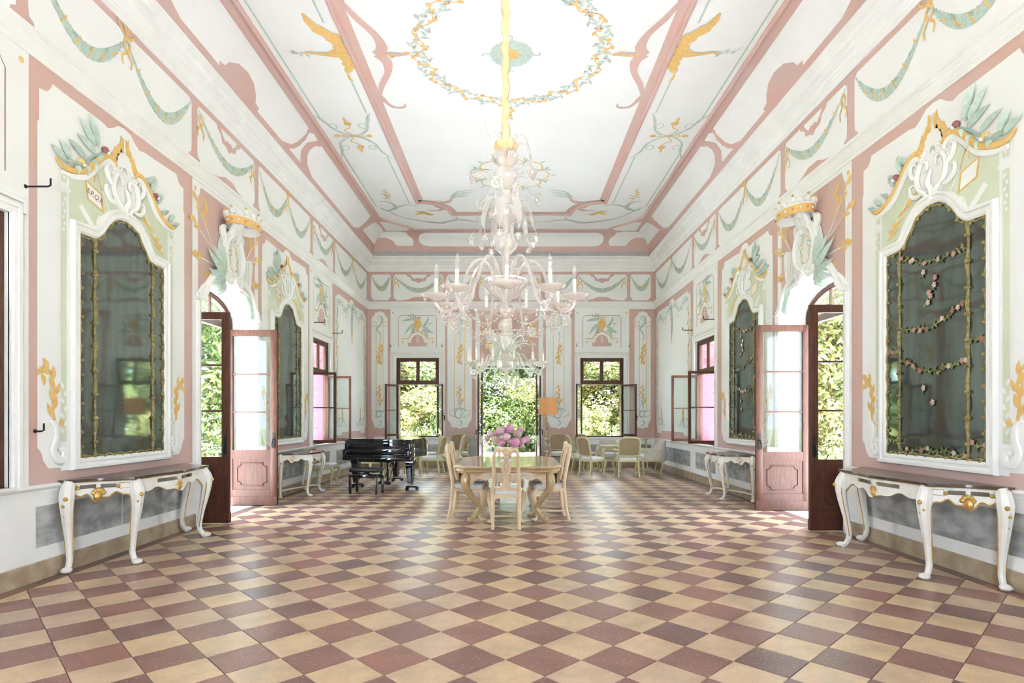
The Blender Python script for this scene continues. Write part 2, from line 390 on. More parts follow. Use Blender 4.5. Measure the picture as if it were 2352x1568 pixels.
# ================================================================ THE ROOM
def arch(u0, u1, zs, za, n=14):
    c, r = (u0+u1)/2, (u1-u0)/2
    return [(u0, 0)]+[(c-r*math.cos(PI*i/n), zs+(za-zs)*math.sin(PI*i/n)) for i in range(n+1)]+[(u1, 0)]
def rect(a, b, c, d): return [(a, c), (a, d), (b, d), (b, c)]
LD, RD = (7.95, 9.72), (7.42, 9.20)             # side doors
LWn, RWn = (12.44, 13.66), (12.12, 13.44)       # far side windows
LW0, RW0 = (3.72, 4.93), (3.30, 4.50)           # near side windows
BW1, BW2, BD = (-3.37, -2.12), (2.03, 3.30), (-.895, .79)
ZS, ZW = .86, 3.17
TH = .5
wall_left = MB(); holed(wall_left, fL, [(FRONT, 0), (D, 0), (D, HC), (FRONT, HC)], [arch(*LD, 2.98, 3.38), rect(*LWn, ZS, ZW), rect(*LW0, ZS, ZW)], TH, 'pink', 'white')
wall_left = tag(wall_left.build('wall_left', smooth=False), kind='structure')
wall_right = MB(); holed(wall_right, fR, [(FRONT, 0), (D, 0), (D, HC), (FRONT, HC)], [arch(*RD, 2.98, 3.38), rect(*RWn, ZS, ZW), rect(*RW0, ZS, ZW)], TH, 'pink', 'white')
wall_right = tag(wall_right.build('wall_right', smooth=False), kind='structure')
wall_back = MB(); holed(wall_back, fB, [(-W-TH, 0), (W+TH, 0), (W+TH, HC), (-W-TH, HC)], [rect(*BW1, ZS, ZW+.02), rect(*BW2, ZS, ZW+.02), rect(*BD, 0, 2.95)], TH, 'pink', 'white')
wall_back = tag(wall_back.build('wall_back', smooth=False), kind='structure')
FILL_OPENINGS = [(-3.25, -2.05, .86, 4.2), (-.9, .9, .01, 4.2), (2.05, 3.25, .86, 4.2)]  # invented openings, sized to light the room from behind the camera
wall_front = MB(); holed(wall_front, lambda u, z, d: V(u, FRONT+d, z), [(-W-TH, 0), (W+TH, 0), (W+TH, HC), (-W-TH, HC)], [rect(*o) for o in FILL_OPENINGS], TH, 'cream', 'white')
wall_front = tag(wall_front.build('wall_front', smooth=False), kind='structure')
for (a, b, c, d) in FILL_OPENINGS: portal(((a+b)/2, FRONT-TH, (c+d)/2), (PI/2, 0, 0), b-a, d-c)
for u, w_ in ((LD, 'L'), (LWn, 'L'), (RD, 'R'), (RWn, 'R')):
    z0, z1 = (0, 3.38) if u in (LD, RD) else (ZS, ZW)
    portal(((-W-TH) if w_ == 'L' else W+TH, (u[0]+u[1])/2, (z0+z1)/2), (0, -PI/2 if w_ == 'L' else PI/2, 0), z1-z0, u[1]-u[0])
for u, z0, z1 in ((BW1, ZS, ZW), (BW2, ZS, ZW), (BD, 0, 2.95)): portal(((u[0]+u[1])/2, D+TH, (z0+z1)/2), (-PI/2, 0, 0), u[1]-u[0], z1-z0)
# ---- floor: a bed of mortar and stone tiles laid diagonally
A1, A2 = floor_at(673, 1357.4), floor_at(1073, 1556.2); B1, B2 = floor_at(701, 1549.8), floor_at(1093.2, 1425.5)
ta, tb = (A2-A1)/7, (B2-B1)/4
side = (ta.length+tb.length)/2; ax = ta.normalized(); ay = V(-ax.y, ax.x, 0)
if ay.dot(tb) < 0: ay = -ay
O0 = floor_at(920, 1478.6)
floor = MB(); floor.box(-W-TH, W+TH, FRONT-TH, D+TH, -.12, -.006, 'grout'); floor = tag(floor.build('floor', smooth=False), kind='structure')
def tile_mesh(name, m):
    b = MB(); s_ = side/2-.0022; q = s_-.002
    vs = [(x*s_, y*s_, -.006) for x, y in ((-1, -1), (1, -1), (1, 1), (-1, 1))]+[(x*s_, y*s_, -.0018) for x, y in ((-1, -1), (1, -1), (1, 1), (-1, 1))]+[(x*q, y*q, 0) for x, y in ((-1, -1), (1, -1), (1, 1), (-1, 1))]
    b.add(vs, [(i, (i+1) % 4, 4+(i+1) % 4, 4+i) for i in range(4)]+[(4+i, 4+(i+1) % 4, 8+(i+1) % 4, 8+i) for i in range(4)]+[(8, 9, 10, 11)], m)
    return b.mesh(name, smooth=False)
TM = [tile_mesh('stone_tile_red', 'tile_red'), tile_mesh('stone_tile_cream', 'tile_cream')]
def clip(poly, x0, x1, y0, y1):
    for ax_, lim, sg in ((0, x0, 1), (0, x1, -1), (1, y0, 1), (1, y1, -1)):
        out = []
        for i in range(len(poly)):
            a, b = poly[i-1], poly[i]; ia, ib = sg*(a[ax_]-lim) >= 0, sg*(b[ax_]-lim) >= 0
            if ia != ib: t = (lim-a[ax_])/(b[ax_]-a[ax_]); out.append(a+(b-a)*t)
            if ib: out.append(b)
        poly = out
        if not poly: break
    return poly
cells = []; rest = MB(); trot = math.atan2(ax.y, ax.x)
cream_par = 1                                   # parity of the cream tiles
for i in range(-70, 71):
    for j in range(-70, 71):
        c = O0+ax*side*(i+.5)+ay*side*(j+.5); k = (i+j+cream_par) % 2
        if not (-W-.3 < c.x < W+.3 and FRONT-.3 < c.y < D+.3): continue
        hs = side/2-.0022
        pl = [c+ax*hs*x+ay*hs*y for x, y in ((-1, -1), (1, -1), (1, 1), (-1, 1))]
        cl = clip(pl, -W+.145, W-.145, FRONT, D-.145)
        if len(cl) < 3: continue
        full = all(min((p-q).length for q in pl) < 1e-6 for p in cl) and len(cl) == 4
        px, py = CX+F*c.x/max(c.y, .1), CY+F*H/max(c.y, .1)
        if full and c.y > 2.6 and -20 < px < 2372 and py < 1600: cells.append((c.y, c, k))
        else: cells.append((1e6, cl, k))
cells.sort(key=lambda t: t[0])
for n_, (d_, c, k) in enumerate(cells):
    if n_ < 300 and d_ < 1e5:
        part('stone_tile', floor, TM[k], (c.x, c.y, 0), (random.uniform(-.0012, .0012), random.uniform(-.0012, .0012), trot+random.choice((0, PI/2, PI, -PI/2))))
    else:
        if d_ < 1e5:
            hs = side/2-.0022; c = [c+ax*hs*x+ay*hs*y for x, y in ((-1, -1), (1, -1), (1, 1), (-1, 1))]
        m_ = len(c); ce = sum(c, V(0, 0, 0))/m_; top = [p+(ce-p).normalized()*.002 for p in c]
        rest.add([V(p.x, p.y, -.006) for p in c]+[V(p.x, p.y, 0) for p in top], [tuple(range(m_, 2*m_))]+[(i, (i+1) % m_, m_+(i+1) % m_, m_+i) for i in range(m_)], ('tile_red', 'tile_cream')[k])
tag(rest.build('stone_tiles', floor, smooth=False), kind='stuff')
def border(x0, x1, y0, y1): MB().box(x0+.002, x1-.002, y0+.002, y1-.002, -.006, -.0004, 'tile_red').build('border_stone', floor, smooth=False)
for s_ in (-1, 1):
    n_ = 20
    for i in range(n_):
        a, b_ = lerp(FRONT, D-.143, i/n_), lerp(FRONT, D-.143, (i+1)/n_); border(min(s_*(W-.143), s_*(W+.01)), max(s_*(W-.143), s_*(W+.01)), a, b_)
for i in range(9): border(lerp(-W, W, i/9), lerp(-W, W, (i+1)/9), D-.143, D+.01)
for (u, s_) in ((LD, -1), (RD, 1)):
    n_ = 3
    for i in range(n_):
        a, b = lerp(u[0], u[1], i/n_)+.003, lerp(u[0], u[1], (i+1)/n_)-.003
        MB().box(min(s_*(W+.012), s_*(W+TH)), max(s_*(W+.012), s_*(W+TH)), a, b, -.006, .001, 'threshold').build('threshold_slab', floor, smooth=False)
MB().box(BD[0]+.003, BD[1]-.003, D+.012, D+TH, -.006, .001, 'threshold').build('threshold_slab', floor, smooth=False)
# ---- ceiling: cove and flat
b = MB(); vs = []; n_ = 12
for i in range(n_+1):
    p, z = cove(i/n_); vs += [(-W+p, FRONT+p, z), (W-p, FRONT+p, z), (W-p, D-p, z), (-W+p, D-p, z)]
b.add(vs, [(i*4+j, i*4+(j+1) % 4, i*4+4+(j+1) % 4, i*4+4+j) for i in range(n_) for j in range(4)], 'pink')
b.add(vs[-4:], [(0, 1, 2, 3)], 'ceil')
b.box(-W-TH, W+TH, FRONT-TH, D+TH, HC+.02, HC+.3, 'outer_wall')
ceiling = tag(b.build('ceiling', angle=.5), kind='structure')
room = [(-W, FRONT), (W, FRONT), (W, D), (-W, D)]
idf = lambda a, c, d: V(a, c, d)
b = MB(); b.sweep(room, [(-.01, 4.62), (.012, 4.62), (.012, 4.665), (.024, 4.68), (.024, 4.70), (.034, 4.715), (.040, 4.745), (.056, 4.765), (.056, 4.78), (.075, 4.795), (.075, 4.83), (-.01, 4.832)], 'white', idf, True)
tag(b.build('trim_1', angle=.3), kind='structure')
b = MB(); b.sweep(room, [(-.01, 5.72), (.016, 5.72), (.016, 5.79), (.032, 5.805), (.032, 5.83), (.050, 5.86), (.055, 5.90), (.095, 5.93), (.098, 5.955), (.145, 5.985), (.150, 6.05), (.175, 6.06), (.205, 6.085), (.228, 6.095), (.228, 6.125), (.15, 6.128)], 'white', idf, True)
tag(b.build('trim_2', angle=.3), kind='structure')
def runs(u0, u1, gaps):
    c = u0; out = []
    for a, b_ in gaps:
        if a > c: out.append((c, a))
        c = b_
    if c < u1: out.append((c, u1))
    return out
base_prof = [(-.005, 0), (.016, 0), (.016, .158), (.010, .166), (-.005, .168)]
rail_prof = [(-.005, .775), (.012, .775), (.014, .80), (.030, .812), (.040, .825), (.040, .845), (-.005, .85)]
dado_k = 3
SG = {'left': ('L', runs(FRONT, D, [(LD[0]-.13, LD[1]+.13)]), 1), 'right': ('R', runs(FRONT, D, [(RD[0]-.13, RD[1]+.13)]), -1), 'back': ('B', runs(-W+.02, W-.02, [(BD[0]-.14, BD[1]+.14)]), 1)}
for nm, (wl, rr, sg) in SG.items():
    for prof, on in ((base_prof, 'baseboard_'+nm), (rail_prof, 'trim_%d' % dado_k)):
        b = MB()
        for a, c in rr:
            fn = WF[wl]
            vs = [fn(u, z, o) for u in (a, c) for o, z in prof]; q = len(prof)
            b.add(vs, [(j, j+1, q+j+1, q+j) for j in range(q-1)]+[tuple(range(q)), tuple(range(q, 2*q))], 'baseboard' if on[0] == 'b' else 'white')
        tag(b.build(on, angle=.3), kind='structure')
    dado_k += 1
# ================================================================ GARDEN
b = MB(); b.box(-60, 60, -60, 80, -.6, -.16, 'lawn'); lawn = tag(b.build('ground', smooth=False), kind='structure')
b = MB(); b.box(-3.4, 3.2, D+TH+5.2, D+13, -.16, -.145, 'gravel'); tag(b.build('gravel_path', smooth=False), kind='structure')
b = MB(); b.box(-14, 14, -22, FRONT-TH, -.16, -.145, 'bounce_gravel'); tag(b.build('bounce_forecourt', smooth=False), kind='structure')  # unseen pale ground, added to bounce light onto the near ceiling
for s_, nm in ((-1, 'left'), (1, 'right')):
    b = MB(); b.box(min(s_*(W+TH), s_*(W+TH+5.5)), max(s_*(W+TH), s_*(W+TH+5.5)), FRONT-TH, D+TH, -.16, -.145, 'bounce_gravel'); tag(b.build('gravel_terrace_'+nm, smooth=False), kind='structure')  # unseen pale strips, added to bounce light in through the side openings
b = MB(); b.box(-10.2, 10.2, D+TH, D+TH+5.2, -.16, -.144, 'bounce_gravel'); tag(b.build('gravel_terrace_back', smooth=False), kind='structure')  # pale strip added to bounce light in through the end wall
def foliage_mesh(name, m, n, rx, rz, size, seed, droop=0):
    rnd = random.Random(seed); vs = []; fs = []
    clumps = [(rnd.gauss(0, .5)*rx, rnd.gauss(0, .5)*rx, rnd.uniform(-.85, .95)*rz, rnd.uniform(.22, .45)) for _ in range(46)]
    clumps = [(x*(1-.45*abs(z/rz)), y*(1-.45*abs(z/rz)), z, r) for x, y, z, r in clumps]
    for i in range(n):
        cx_, cy_, cz, r = clumps[i % len(clumps)]
        d = V(rnd.gauss(0, 1), rnd.gauss(0, 1), rnd.gauss(0, 1)).normalized()*rx*r*rnd.uniform(.65, 1.05)
        p = V(cx_, cy_, cz)+V(d.x, d.y, d.z*.8)
        nr = (d.normalized()+V(rnd.gauss(0, .5), rnd.gauss(0, .5), rnd.gauss(.4, .5))).normalized(); t = nr.orthogonal(); t.rotate(Matrix.Rotation(rnd.uniform(0, 6.28), 3, nr)); q = nr.cross(t); s_ = size*rnd.uniform(.6, 1.3)
        o = len(vs); vs += [p-t*s_, p-q*s_*.45+nr*s_*.1, p+t*s_-nr*s_*droop, p+q*s_*.45+nr*s_*.1]; fs.append((o, o+1, o+2, o+3))
    me = bpy.data.meshes.new(name); me.from_pydata(vs, [], fs); me.materials.append(MATS[m]); return me
FM = [foliage_mesh('broadleaf', 'leaf_a', 26000, 2.6, 3.4, .075, 1), foliage_mesh('sunny_leaf', 'leaf_b', 26000, 2.4, 3.0, .075, 2, .5), foliage_mesh('dark_leaf', 'leaf_c', 26000, 2.6, 3.6, .07, 3)]
def trunk_mesh():
    b = MB(); b.tube([(0, 0, 0), (.05, .03, 1.2), (-.06, .05, 2.6), (.05, 0, 4.4)], [.22, .16, .12, .05], 'bark', 8)
    for a, z in ((.4, 1.9), (2.3, 2.3), (4.2, 2.7), (5.4, 2.1)): b.tube([(0, 0, z), (.6*math.cos(a), .6*math.sin(a), z+.7), (1.3*math.cos(a), 1.3*math.sin(a), z+1.5)], [.08, .05, .02], 'bark', 6)
    return b.mesh('trunk')
TK = trunk_mesh()
KN = ['mid green broadleaf tree', 'sunlit yellow green tree with drooping leaves', 'dark green dense tree']
TREES = [  # x, y, scale, kind, where
    (-4.9, 25.0, 1.05, 1, 'seen through the left window of the far wall'), (-2.3, 28.5, 1.2, 0, 'left behind the central garden door'), (.6, 30.5, 1.3, 2, 'straight behind the central garden door'),
    (3.0, 27.0, 1.1, 1, 'seen right through the central garden door'), (6.0, 25.5, 1.1, 1, 'seen through the right window of the far wall'), (-8.8, 29, 1.3, 0, 'far left beyond the end wall'), (9.6, 29, 1.3, 0, 'far right beyond the end wall'),
    (-10.6, 17.5, 1.15, 0, 'beyond the left door, deepest of the row'), (-12.5, 23.0, 1.3, 2, 'far beyond the left door'), (-15.5, 27.5, 1.4, 0, 'at the far end left of the house'), (-15.5, 19.5, 1.3, 1, 'second row beyond the left door'),
    (10.2, 17.2, 1.1, 1, 'beyond the right door, yellowish leaves'), (12.3, 20.5, 1.25, 2, 'behind the yellowish tree at the right door'), (15.5, 26.5, 1.4, 0, 'at the far end right of the house'), (15.8, 19.5, 1.3, 0, 'second row beyond the right door'),
    (-20, 24, 1.5, 2, 'far left edge of the garden'), (20, 24, 1.5, 2, 'far right edge of the garden')]
for x, y, s_, k, wh in TREES:
    t = thing('garden_tree', KN[k]+' '+wh, 'tree', (x, y, -.16), random.uniform(0, 6), 'garden trees'); t.scale = (s_, s_, s_*(.68 if abs(x) < 9 else .9))
    part('trunk', t, TK); tag(part('foliage', t, FM[k], (0, 0, 3.5)), kind='stuff')
SM = [foliage_mesh('shrub_leaf', 'leaf_a', 9000, 1.0, .95, .045, 5), foliage_mesh('shrub_leaf_light', 'leaf_b', 9000, 1.0, .95, .045, 6)]
SHR = [(-4.6, 22.4, 1, 1, 'low under the left window of the far wall'), (-2.6, 24.5, 1.1, 0, 'left on the gravel edge behind the garden door'), (2.9, 23.6, 1.1, 1, 'right on the gravel edge behind the garden door'), (5.2, 22.6, 1.0, 1, 'low under the right window of the far wall'),
       (.4, 27.5, 1.3, 0, 'at the end of the gravel path'), (-9.2, 15.6, 1.2, 0, 'on the lawn beyond the left door'), (8.9, 15.0, 1.2, 1, 'on the lawn beyond the right door'), (-11.5, 19.8, 1.4, 1, 'behind the lawn left of the house'), (11.6, 18.6, 1.4, 0, 'behind the lawn right of the house')]
for x, y, s_, k, wh in SHR:
    t = thing('garden_shrub', ('green', 'light yellow green')[k]+' rounded shrub '+wh, 'shrub', (x, y, -.16), random.uniform(0, 6), 'garden shrubs'); t.scale = (s_, s_, s_)
    tag(part('foliage', t, SM[k], (0, 0, .85)), kind='stuff')
    MB().tube([(0, 0, 0), (.02, .02, .9)], [.06, .03], 'bark', 6).build('stem', t)
# ================================================================ PAINTED AND STUCCOED WALLS
WALL = {'L': wall_left, 'R': wall_right, 'B': wall_back, 'C': ceiling}
def sym(pts): return [(-a, b) for a, b in reversed(pts)]+[(a, b) for a, b in pts if a > 1e-6 or True]
def spiral(c, r, a0, turns, sg=1, n=14, k=.12): return [(c[0]+r*(k+(1-k)*(1-i/n))*math.cos(a0+sg*2*PI*turns*i/n), c[1]+r*(k+(1-k)*(1-i/n))*math.sin(a0+sg*2*PI*turns*i/n)) for i in range(n+1)]
def sprig(P, pts, w, m, ln, wd, lm=None, lay=2, n=None, alt=.7, berries=None):
    """a painted stem with leaves along it"""
    P.stroke(pts, w, m, lay-1); C_ = cr(pts, 8); k = n or len(pts)*2
    for i in range(1, k+1):
        q = int(i/(k+.5)*(len(C_)-2)); p = C_[q]; t = C_[q+1]-C_[q]; a = math.atan2(t.y, t.x); sg = 1 if i % 2 else -1
        P.leaf((p.x, p.y), a+sg*alt, ln*(1-.3*i/k), wd, lm or m, lay, curl=-sg*.3)
        if berries and i % 2: P.dot((p.x-sg*ln*.5*math.sin(a), p.y+sg*ln*.5*math.cos(a)), berries, 'berry', lay, 6)
def swag(wall, a, b, z, sag, parent, bow0=False, bow1=False, w=.13):
    P = Paint(wall); n = 22; pts = []
    for i in range(n+1):
        t = i/n; pts.append((lerp(a, b, t), z-sag*math.sin(PI*t)**.9))
    P.stroke(pts, [.02, .05, .085, .12, .135, .125, .09, .05, .02], 'garland', 1, n=3, scal=.22)
    for i in range(2, n-1):
        p, q = pts[i], pts[i+1]; an = math.atan2(q[1]-p[1], q[0]-p[0]); k = math.sin(PI*i/n)
        P.leaf(p, an+.38, .12*k+.04, .055*k+.015, 'garland_dark' if i % 4 == 0 else 'garland', 2); P.leaf(p, an-.38, .12*k+.04, .055*k+.015, 'garland', 2)
        if i % 3 == 0: P.stroke([(p[0]-.02, p[1]-.07*k), (p[0]+.03, p[1]), (p[0]+.06, p[1]+.065*k)], .018, 'gold_paint', 3, n=2)
        if i % 5 == 1: P.dot((p[0], p[1]+.04*k), .012, 'gold_paint', 3, 6)
    P.build('painted_garland', parent)
def ribbon(wall, u, z, parent, big=True):
    P = Paint(wall)
    if big:
        for s in (-1, 1): P.stroke([(u, z), (u+s*.05, z+.10), (u+s*.12, z+.13), (u+s*.13, z+.05), (u+s*.05, z-.005), (u, z-.01)], .028, 'gold_paint', 4)
        P.leaf((u, z+.02), -PI/2, .12, .05, 'garland', 3)
    for s in (-1, 1): P.stroke([(u, z-.02), (u+s*.05, z-.10), (u+s*.02, z-.18), (u+s*.08, z-.25), (u+s*.06, z-.34)], [.028, .03, .028, .02], 'gold_paint', 4)
    P.build('painted_ribbon', parent)
def frieze_panel(wall, a, b, long_, parent):
    z0, z1 = 4.88, 5.64; P = Paint(wall); r = .07
    o = [(a+r, z0), (b-r, z0), (b-r*.9, z0+.04), (b-.01, z0+r), (b, z0+.16), (b, z1-.06), (b-.05, z1), (a+.05, z1), (a, z1-.06), (a, z0+.16), (a+.01, z0+r), (a+r*.9, z0+.04)]
    P.poly(o, 'cream', 0)
    m = (a+b)/2
    if not long_:
        P.poly([(m-.36, z1), (m-.34, z1-.05), (m-.24, z1-.09), (m-.20, z1-.19), (m-.08, z1-.21), (m, z1-.26), (m+.08, z1-.21), (m+.20, z1-.19), (m+.24, z1-.09), (m+.34, z1-.05), (m+.36, z1)], 'pink', 1)
        P.poly([(m-.25, z1-.005), (m-.19, z1-.08), (m-.12, z1-.14), (m-.05, z1-.10), (m, z1-.12), (m+.05, z1-.10), (m+.12, z1-.14), (m+.19, z1-.08), (m+.25, z1-.005)], 'cream', 2)
        P.poly([(m-.5, z0), (m-.3, z0+.03), (m-.12, z0+.10), (m+.12, z0+.10), (m+.3, z0+.03), (m+.5, z0)], 'pink', 1)
    P.build('painted_panel', parent)
    if long_:
        swag(wall, a+.03, m, z1-.05, .50, parent); swag(wall, m, b-.03, z1-.05, .50, parent); ribbon(wall, m, z1-.02, parent)
    else:
        swag(wall, a+.03, b-.03, z1-.05, .42, parent); ribbon(wall, a+.08, z1-.08, parent, False); ribbon(wall, b-.08, z1-.08, parent, False)
for wall, ps in (('L', [(3.5, 5.0, 0), (5.12, 7.74, 1), (7.88, 9.64, 0), (9.78, 12.32, 1), (12.46, 13.9, 0), (14.03, 17.12, 1)]),
                 ('R', [(3.1, 4.5, 0), (4.62, 7.20, 1), (7.36, 9.03, 0), (9.17, 11.93, 1), (12.07, 13.53, 0), (13.67, 17.12, 1)]),
                 ('B', [(-4.11, -3.53, 2), (-3.45, -1.98, 0), (-1.88, -1.06, 2), (-.95, .88, 0), (.98, 1.84, 2), (1.94, 3.40, 0), (3.50, 4.10, 2)])):
    for a, b_, lg in ps:
        if lg == 2:
            P = Paint(wall); P.poly([(a+.07, 4.88), (b_-.07, 4.88), (b_-.03, 4.95), (b_, 4.99), (b_, 5.58), (b_-.05, 5.64), (a+.05, 5.64), (a, 5.58), (a, 4.99), (a+.03, 4.95)], 'cream', 0); P.build('painted_panel', WALL[wall])
            swag(wall, a+.03, b_-.03, 5.57, .34, WALL[wall])
        else: frieze_panel(wall, a, b_, lg, WALL[wall])
# ---- dado: white field with grey marbled slabs
def dado(wall, runs_, slabs):
    P = Paint(wall)
    for a, b_ in runs_: P.rect(a, b_, .15, .80, 'white', 0)
    P.build('painted_dado', WALL[wall])
    for a, b_ in slabs:
        P = Paint(wall); P.rect(a, b_, .29, .655, 'marble_grey', 1); P.build('marbled_slab', WALL[wall])
dado('L', [(FRONT, LD[0]-.1), (LD[1]+.1, D)], [(3.3, 4.72), (5.2, 6.35), (6.36, 7.55), (10.0, 11.02), (11.03, 12.0), (12.5, 13.6), (14.15, 15.4), (15.42, 16.9)])
dado('R', [(FRONT, RD[0]-.1), (RD[1]+.1, D)], [(3.0, 4.4), (4.75, 5.87), (5.88, 7.05), (9.45, 10.55), (10.56, 11.7), (12.1, 13.4), (13.8, 15.3), (15.32, 16.9)])
dado('B', [(-W, BD[0]-.1), (BD[1]+.1, W)], [(-4.05, -3.62), (-3.4, -2.1), (-1.85, -1.25), (1.2, 1.8), (1.98, 3.3), (3.55, 4.1)])
for wl, a, b_ in (('L', 3.2, 4.78), ('L', 12.45, 13.65), ('R', 12.05, 13.45)):
    b = MB(); b.sweep([(a, .26), (b_, .26), (b_, .69), (a, .69)], [(0, .002), (.004, .012), (.02, .014), (.026, .002)], 'white', WF[wl], True); b.build('dado_moulding', WALL[wl])
# ---- mirror bays
PANEL = [(0, 4.585), (.10, 4.57), (.19, 4.50), (.26, 4.465), (.34, 4.485), (.86, 4.50), (1.00, 4.505), (1.03, 4.44), (1.07, 4.40), (1.155, 4.385), (1.155, 4.1), (1.175, 4.08), (1.175, 1.18), (1.13, 1.13), (1.11, 1.06), (1.05, .985), (.90, .98), (.90, .95), (0, .95)]
GOLD = [(.98, 3.85), (.90, 3.80), (.76, 3.81), (.58, 3.89), (.42, 4.06), (.30, 4.16), (.20, 4.17), (.14, 4.09)]
def mirror_top(e=0):
    h = [(0, 3.575), (.10, 3.565), (.20, 3.52), (.29, 3.43), (.36, 3.33), (.42, 3.275), (.48, 3.25), (.69, 3.24)]
    return h
def mirror_bay(wall, uc, label, painted, su=1.0, gname='painted mirrors in stucco frames'):
    fn0 = WF[wall]; fn = lambda s, z, d=0: fn0(uc+su*s, z, d); par = WALL[wall]
    T = lambda: Paint(wall, uc, 1, 0, su)
    P = T(); P.poly([(-a, z) for a, z in reversed(PANEL)]+PANEL, 'cream', 0); P.build('painted_panel', par)
    # pale green architecture painted around the frame
    P = T()
    for s in (-1, 1):
        P.rect(s*.80, s*.945, 1.0, 3.60, 'white', 1); P.rect(s*.835, s*.905, 1.22, 3.56, 'green_pale', 2)
        P.rect(s*.80, s*.945, 3.60, 3.84, 'white', 1); P.rect(s*.835, s*.905, 3.66, 3.80, 'green_pale', 2); P.rect(s*.785, s*.96, 3.585, 3.62, 'white', 3)
        c = (s*.87, 3.73)
        for k in range(4): P.leaf(c, k*PI/2, .05, .03, 'white', 3)
        for k in range(6): P.leaf((s*.87, 3.53-.06*k), -PI/2+.5*(-1)**k, .06*(1-k*.1), .03, 'white', 3)
        for k in range(7): P.leaf((s*.87, 1.30+.07*k), PI/2+.7*(-1)**k, .08, .035, 'white', 3)
    P.poly([(-.80, 3.25), (-.80, 3.78)]+[(-a, z-.07) for a, z in GOLD[2:]]+[(-.05, 4.05), (.05, 4.05)]+[(a, z-.07) for a, z in reversed(GOLD[2:])]+[(.80, 3.78), (.80, 3.25)], 'green_pale', 1)
    # emblems hanging on the green field
    P.poly([(-.60, 3.80), (-.36, 3.74), (-.33, 3.55), (-.57, 3.61)], 'gold_paint', 2); P.poly([(-.575, 3.775), (-.385, 3.725), (-.36, 3.575), (-.55, 3.625)], 'white', 3)
    P.stroke([(-.5, 3.98), (-.12, 3.45)], .014, 'white', 2, smooth=False); P.stroke([(-.47, 3.82), (-.45, 3.95), (-.36, 3.77)], .012, 'gold_paint', 3)
    P.dot((-.33, 3.42), .105, 'white', 2, 16); P.dot((-.33, 3.42), .085, 'gold_paint', 3, 16); P.stroke([(-.66, 3.52), (-.42, 3.30)], .06, 'white', 2, smooth=False)
    for q, (x, z) in enumerate(((.30, 3.75), (.42, 3.66), (.52, 3.55), (.60, 3.46))):
        P.stroke([(x-.09, z+.04), (x, z), (x+.10, z-.05)], [.01, .04, .02], 'gold_paint', 3); P.leaf((x, z), -.9+q*.5, .11, .05, 'gold_paint', 3)
    P.poly([(.48, 3.40), (.57, 3.38), (.55, 3.30), (.47, 3.32)], 'gold_paint', 3); P.stroke([(.22, 3.9), (.70, 3.42)], .012, 'white', 2, smooth=False)
    P.build('painted_trophies', par)
    if wall == 'L' and not painted:
        cu = bpy.data.curves.new('inscription', 'FONT'); cu.body = 'S.P.Q.R.'; cu.size = .075; cu.align_x = 'CENTER'; cu.shear = .2; cu.extrude = .0004
        cu.materials.append(MATS['berry']); t = bpy.data.objects.new('inscription', cu); link(t, par)
        rm = Matrix(((0, 0, 1), (1, 0, 0), (0, 1, 0))).to_4x4(); t.matrix_world = Matrix.Translation(fn(-.465, 3.655, .0145)) @ rm @ Matrix.Rotation(-.22, 4, 'Z')
    # crest: gilded edge of the broken pediment, flames, foliage, shell work in relief
    b = MB()
    for s in (-1, 1):
        b.tube([fn(s*a, z, .018) for a, z in [(p.x, p.y) for p in cr(GOLD, 5)]], [.012, .028, .034, .034, .03, .022], 'gold_paint', 8, flat=.7, up=fn(0, 0, 1)-fn(0, 0, 0))
        b.tube([fn(s*a, z-.055, .012) for a, z in [(p.x, p.y) for p in cr(GOLD[1:], 5)]], [.02, .035, .04, .036, .02], 'white', 8, flat=.6, up=fn(0, 0, 1)-fn(0, 0, 0))
    b.build('pediment_edge', par)
    P = T()
    for s in (-1, 1):
        P.stroke([(s*.16, 4.16), (s*.13, 4.28), (s*.06, 4.36), (s*.02, 4.47)], [.05, .08, .07, .02], 'gold_paint', 2, scal=.5)
        P.stroke([(s*.20, 4.10), (s*.19, 4.2), (s*.15, 4.30)], [.03, .06, .02], 'gold_paint', 2, scal=.5)
        P.leaf((s*.03, 4.30), PI/2-s*.15, .2, .05, 'gold_paint', 3); P.leaf((s*.10, 4.26), PI/2+s*.1, .14, .045, 'gold_paint', 3)
    P.leaf((0, 4.16), -PI/2-.5, .08, .03, 'garland', 3); P.leaf((0, 4.16), -PI/2+.5, .08, .03, 'garland', 3)
    P.build('painted_flame', par)
    up = fn(0, 0, 1)-fn(0, 0, 0)
    P = T(); P.poly([(-.06, 3.62), (-.16, 3.72), (-.26, 3.80), (-.22, 3.93), (-.28, 4.05), (-.17, 4.10), (-.10, 4.30), (0, 4.40), (.10, 4.28), (.17, 4.10), (.27, 4.02), (.21, 3.92), (.25, 3.80), (.14, 3.70), (.06, 3.62)], 'white', 2); P.build('painted_shell', par)
    b = MB()
    for s in (-1, 1):
        b.tube([fn(p.x, p.y, .022) for p in cr([(s*.015, 3.60), (s*.07, 3.70), (s*.17, 3.78), (s*.205, 3.90), (s*.15, 4.02), (s*.07, 4.02), (s*.06, 3.95), (s*.10, 3.93)], 6)], [.020, .030, .030, .028, .025, .018, .012, .008], 'white', 8, up=up)
        b.tube([fn(p.x, p.y, .020) for p in cr([(s*.20, 3.90), (s*.27, 3.94), (s*.31, 4.02), (s*.27, 4.08), (s*.22, 4.05)], 5)], [.024, .028, .024, .016, .008], 'white', 8, up=up)
        b.tube([fn(p.x, p.y, .020) for p in cr([(s*.12, 3.73), (s*.22, 3.72), (s*.30, 3.77), (s*.31, 3.85), (s*.26, 3.86)], 5)], [.018, .026, .024, .016, .008], 'white', 8, up=up)
        for k in range(6): b.ball(fn(s*(.10+.025*k), 4.13-.01*k-.004*k*k, .016), .020, 'white', 6, (1, 1, 1))
